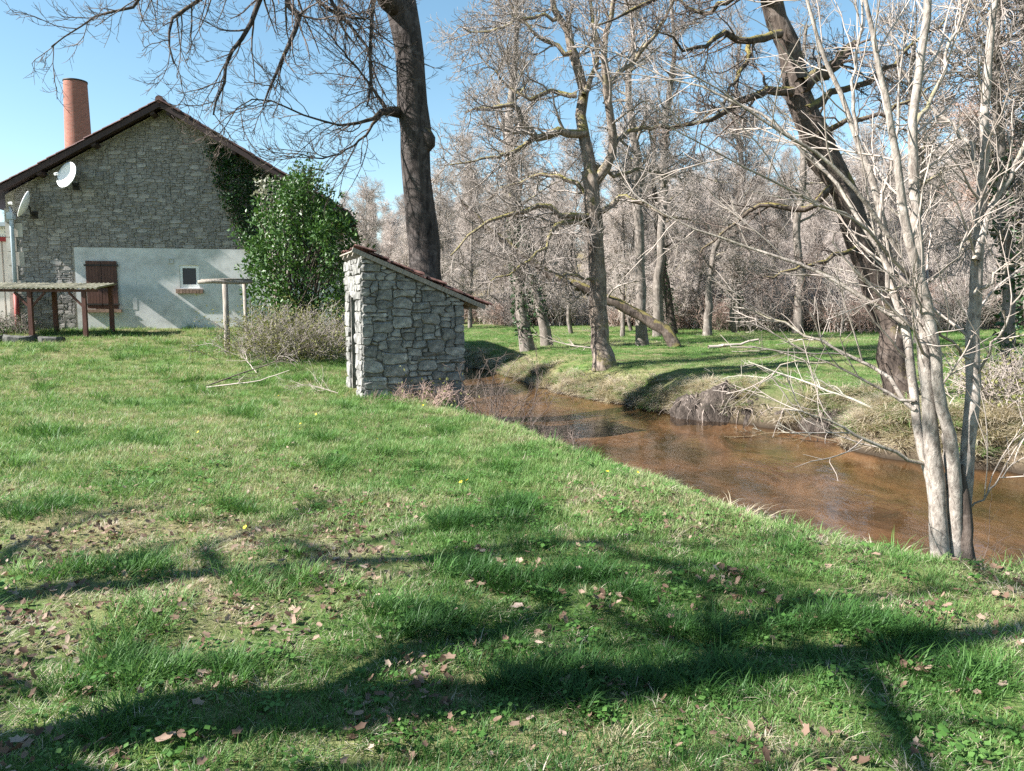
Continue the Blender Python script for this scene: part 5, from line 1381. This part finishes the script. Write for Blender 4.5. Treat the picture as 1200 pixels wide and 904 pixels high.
rng = np.random.default_rng(111)
def in_house(x, y, m_=0.1):
    a = (x - H_O[0]) * hu_dir[0] + (y - H_O[1]) * hu_dir[1]; b = -((x - H_O[0]) * hn[0] + (y - H_O[1]) * hn[1])
    return (a > -10) & (a < UW + m_) & (b > -m_)
def in_hut(x, y, m_=0.02):
    a = (x - hx) * math.cos(HUT_ROT) + (y - hy) * math.sin(HUT_ROT); b = -(x - hx) * math.sin(HUT_ROT) + (y - hy) * math.cos(HUT_ROT)
    return (a > -m_) & (a < HW + m_) & (b > -m_) & (b < HD + m_)
rr_ = np.linspace(1.3, 62, 4000)
dens = np.minimum(620, 3300 / rr_ ** 1.30) * np.where(rr_ < 20, 1, 0.8)
pdf = dens * rr_; cdf = np.cumsum(pdf); NT_ = int(np.sum(pdf) * (rr_[1] - rr_[0]) * 1.62); cdf /= cdf[-1]
rad_ = np.interp(rng.random(NT_), cdf, rr_); th = rng.uniform(-0.80, 0.80, NT_)
gx_, gy_ = rad_ * np.sin(th), rad_ * np.cos(th)
gz_, dn_, df_ = land(gx_, gy_)
patch = fbm(gx_ * 0.8, gy_ * 0.8, 31, 3); tall = fbm(gx_ * 2.1 + 40, gy_ * 2.1, 33, 3); wide = fbm(gx_ * 0.25, gy_ * 0.25, 35, 2)
near = dn_ > 0.0
slump_ = np.exp(-(((gx_ - 5.6) / 1.15) ** 2 + ((gy_ - 15.9) / 0.95) ** 2))
k = ((dn_ > 0.12) | (df_ > 0.15)) & ~in_house(gx_, gy_) & ~in_hut(gx_, gy_) & (slump_ < 0.8) & ((df_ < 24 + 6 * wide) | near)
lush = sstep(4.6, 6.8, gy_ + 2.5 * patch + 0.25 * gx_) 
bare = (~(lush > 0.5)) & (patch > 0.05)
k &= ~(bare & (rng.random(NT_) < 0.55))
gx_, gy_, gz_, dn_, df_, patch, tall, wide, lush, near, rad_ = [a[k] for a in (gx_, gy_, gz_, dn_, df_, patch, tall, wide, lush, near, rad_)]
n_ = len(gx_); u1 = rng.random(n_)
idx = rng.integers(0, 3, n_)
tint = 0.37 + 0.09 * lush + 0.9 * patch * (1 - 0.6 * lush) + rng.normal(0, 0.10, n_) + 0.05 * lush - 0.18 * np.maximum(tall, 0)
foretall = (tall > 0.13 + 0.09 * lush) & near
idx = np.where(foretall & (u1 < 0.62), 3 + (u1 < 0.3), idx); tint = np.where(foretall, tint - 0.14, tint)
st_p = np.where(near, 0.17 - 0.11 * lush + 2.3 * np.clip(patch + 0.09, 0, 1) * (1 - 0.85 * lush), 0.10 + 0.6 * np.clip(wide, 0, 1))
isst = (u1 > 1 - st_p) & ~foretall
idx = np.where(isst, 5 + (rng.random(n_) < 0.5), idx); tint = np.where(isst, rng.uniform(0.62, 1.0, n_), tint)
ish = (~isst) & (rng.random(n_) < 0.05) & (rad_ < 9) & near; idx = np.where(ish, 7, idx); tint = np.where(ish, 0.3, tint)
farb = ~near
tint = np.where(farb & ~isst, 0.45 + 0.5 * patch + 0.4 * wide + rng.normal(0, 0.06, n_), tint)
hang = (farb & (df_ < 0.65) & (rng.random(n_) < 0.7)) | (farb & (df_ < 1.1) & (rng.random(n_) < 0.2)) | (near & (dn_ < 0.45) & (rng.random(n_) < 0.12))
idx = np.where(hang, 8, idx); tint = np.where(hang, np.where(rng.random(n_) < 0.82, rng.uniform(0.76, 1.0, n_), 0.45), tint)
scl = rng.uniform(0.75, 1.25, n_) * (1 + 0.042 * np.clip(rad_ - 3, 0, 40)) * np.where(lush > 0.5, 1.12, 0.95)
scl = np.where(hang, rng.uniform(0.7, 1.2, n_), scl)
scl = np.where(farb & ~hang, scl * 0.85, scl)
sc3 = np.c_[scl, scl, scl * np.where(farb & ~hang, 0.7, 1.0)]
scatter('grass', TUFTS, np.c_[gx_, gy_, gz_], np.c_[rng.normal(0, 0.12, (n_, 2)), rng.uniform(0, 6.28, n_)], sc3, idx, tint.clip(0, 1), 'spring grass of the lawn and far meadow with straw patches')
print('tufts', n_)
# extra hanging straw on the far bank face
m_ = 5200; i = rng.integers(0, len(FAR_S) - 1, m_ * 3); f = rng.random((m_ * 3, 1)); q_ = FAR_S[i] * (1 - f) + FAR_S[i + 1] * f
t_ = FAR_S[i + 1] - FAR_S[i]; nrm = unit(np.c_[t_[:, 1], -t_[:, 0]]); q_ = q_ + nrm * rng.uniform(0.05, 1.1, (m_ * 3, 1))
k = (q_[:, 1] > 4) & (q_[:, 1] < 36) & (np.abs(q_[:, 0]) < 0.9 * q_[:, 1]); q_ = q_[k]
z_, dn_, df_ = land(q_[:, 0], q_[:, 1]); k = (df_ > 0.08) & (df_ < 0.5 + 0.45 * rng.random(len(df_))) & (np.exp(-(((q_[:, 0] - 5.6) / 1.15) ** 2 + ((q_[:, 1] - 15.9) / 0.95) ** 2)) < 0.5); q_, z_ = q_[k], z_[k]; n_ = len(q_)
scatter('bank_straw', [TUFTS[8], TUFTS[6]], np.c_[q_, z_], np.c_[rng.normal(0, 0.2, (n_, 2)), rng.uniform(0, 6.28, n_)], np.repeat(rng.uniform(0.5, 1.05, n_), 3).reshape(-1, 3), (rng.random(n_) < 0.25).astype(int), rng.uniform(0.78, 1.0, n_) - 0.35 * (rng.random(n_) < 0.12), 'withered grass hanging over the far bank')

def leaf_mesh(seed, mat):
    """Lobed, curled dead leaf about 7 cm long."""
    r = np.random.default_rng(seed); n = 10
    a = np.linspace(0, 2 * math.pi, n, endpoint=False)
    ra = 0.5 + 0.10 * np.cos(5 * a + r.uniform(0, 6)) + r.normal(0, 0.03, n)
    x, y = ra * np.cos(a), ra * np.sin(a) * r.uniform(0.5, 0.75)
    cu, cv = r.uniform(0.2, 0.9), r.uniform(-0.3, 0.7)
    V = np.c_[x, y, cu * y * y * 1.6 + cv * x * x * 0.7 + r.normal(0, 0.03, n)]
    V = np.concatenate([V, [[0, 0, 0]], [[-0.75, 0, 0.05]], [[-0.4, 0.02, 0.02]], [[-0.4, -0.02, 0.02]]]) * 0.075
    F = [(k, (k + 1) % n, n) for k in range(n)] + [(n + 1, n + 2, n + 3)]
    return mesh('leaf', V, np.array(F), mat, True)
LF = [leaf_mesh(k, M_LEAF) for k in range(5)]
n_ = 70000
rad_ = rng.uniform(1.6, 11, n_) ; th = rng.uniform(-0.78, 0.78, n_); x_, y_ = rad_ * np.sin(th), rad_ * np.cos(th)
z_, dn_, df_ = land(x_, y_); pt = fbm(x_ * 0.8, y_ * 0.8, 31, 3); cl2 = fbm(x_ * 2.2, y_ * 2.2, 37, 2)
k = (dn_ > 0.3) & (rng.random(n_) < (0.015 + 1.5 * np.clip(pt, 0, 1) + 1.4 * np.clip(cl2 - 0.08, 0, 1)) * (1.0 - 0.85 * sstep(4.8, 7.5, y_)))
x_, y_, z_ = x_[k], y_[k], z_[k]; n_ = len(x_)
scatter('leaf_litter', LF, np.c_[x_, y_, z_ + rng.uniform(0.005, 0.045, n_)], np.c_[rng.normal(0, 0.5, (n_, 2)), rng.uniform(0, 6.28, n_)], np.repeat(rng.uniform(0.25, 0.75, n_), 3).reshape(-1, 3), rng.integers(0, 5, n_), rng.random(n_) * 0.85, 'small dead leaves strewn through the foreground grass')
print('litter', n_)
# the larger leaves, one by one
LF1 = [leaf_mesh(20 + k, M_LEAF1) for k in range(6)]
cnt = 0
while cnt < 70:
    y_ = rng.uniform(2.2, 5.2); x_ = rng.uniform(-0.66, 0.66) * y_
    if fbm(np.array([x_ * 0.8]), np.array([y_ * 0.8]), 31, 3)[0] < -0.02 and rng.random() < 0.8: continue
    sc_ = rng.uniform(0.5, 0.9); cnt += 1
    o = ob('fallen_leaf', LF1[cnt % 6], loc=(x_, y_, gz(x_, y_) + rng.uniform(0.008, 0.04)), rot=(rng.normal(0, 0.3), rng.normal(0, 0.3), rng.uniform(0, 6.28)), label='large curled brown dead leaf lying on the foreground grass', cat='leaf', group='large dead leaves on the grass')
    o.scale = (sc_, sc_, sc_)
# scattered little flowers
V = []; F = []
for k in range(7):
    a = k * 6.283 / 7; n0 = len(V); V += [(0, 0, 0.06), (0.012 * math.cos(a - .4), 0.012 * math.sin(a - .4), 0.063), (0.02 * math.cos(a), 0.02 * math.sin(a), 0.066), (0.012 * math.cos(a + .4), 0.012 * math.sin(a + .4), 0.063)]; F.append((n0, n0 + 1, n0 + 2, n0 + 3))
fm = mesh('flower', V, np.array(F), M_YEL)
n_ = 26; y_ = rng.uniform(5, 15, n_); x_ = rng.uniform(-0.5, 0.25, n_) * y_; z_, dn_, _ = land(x_, y_); k = dn_ > 0.4; x_, y_, z_ = x_[k], y_[k], z_[k]; n_ = len(x_)
scatter('yellow_flowers', [fm], np.c_[x_, y_, z_ + 0.03], np.c_[rng.normal(0.3, 0.3, (n_, 2)), rng.uniform(0, 6.28, n_)], np.full((n_, 3), 1.0), np.zeros(n_), np.zeros(n_), 'tiny yellow flowers dotted through the lawn')
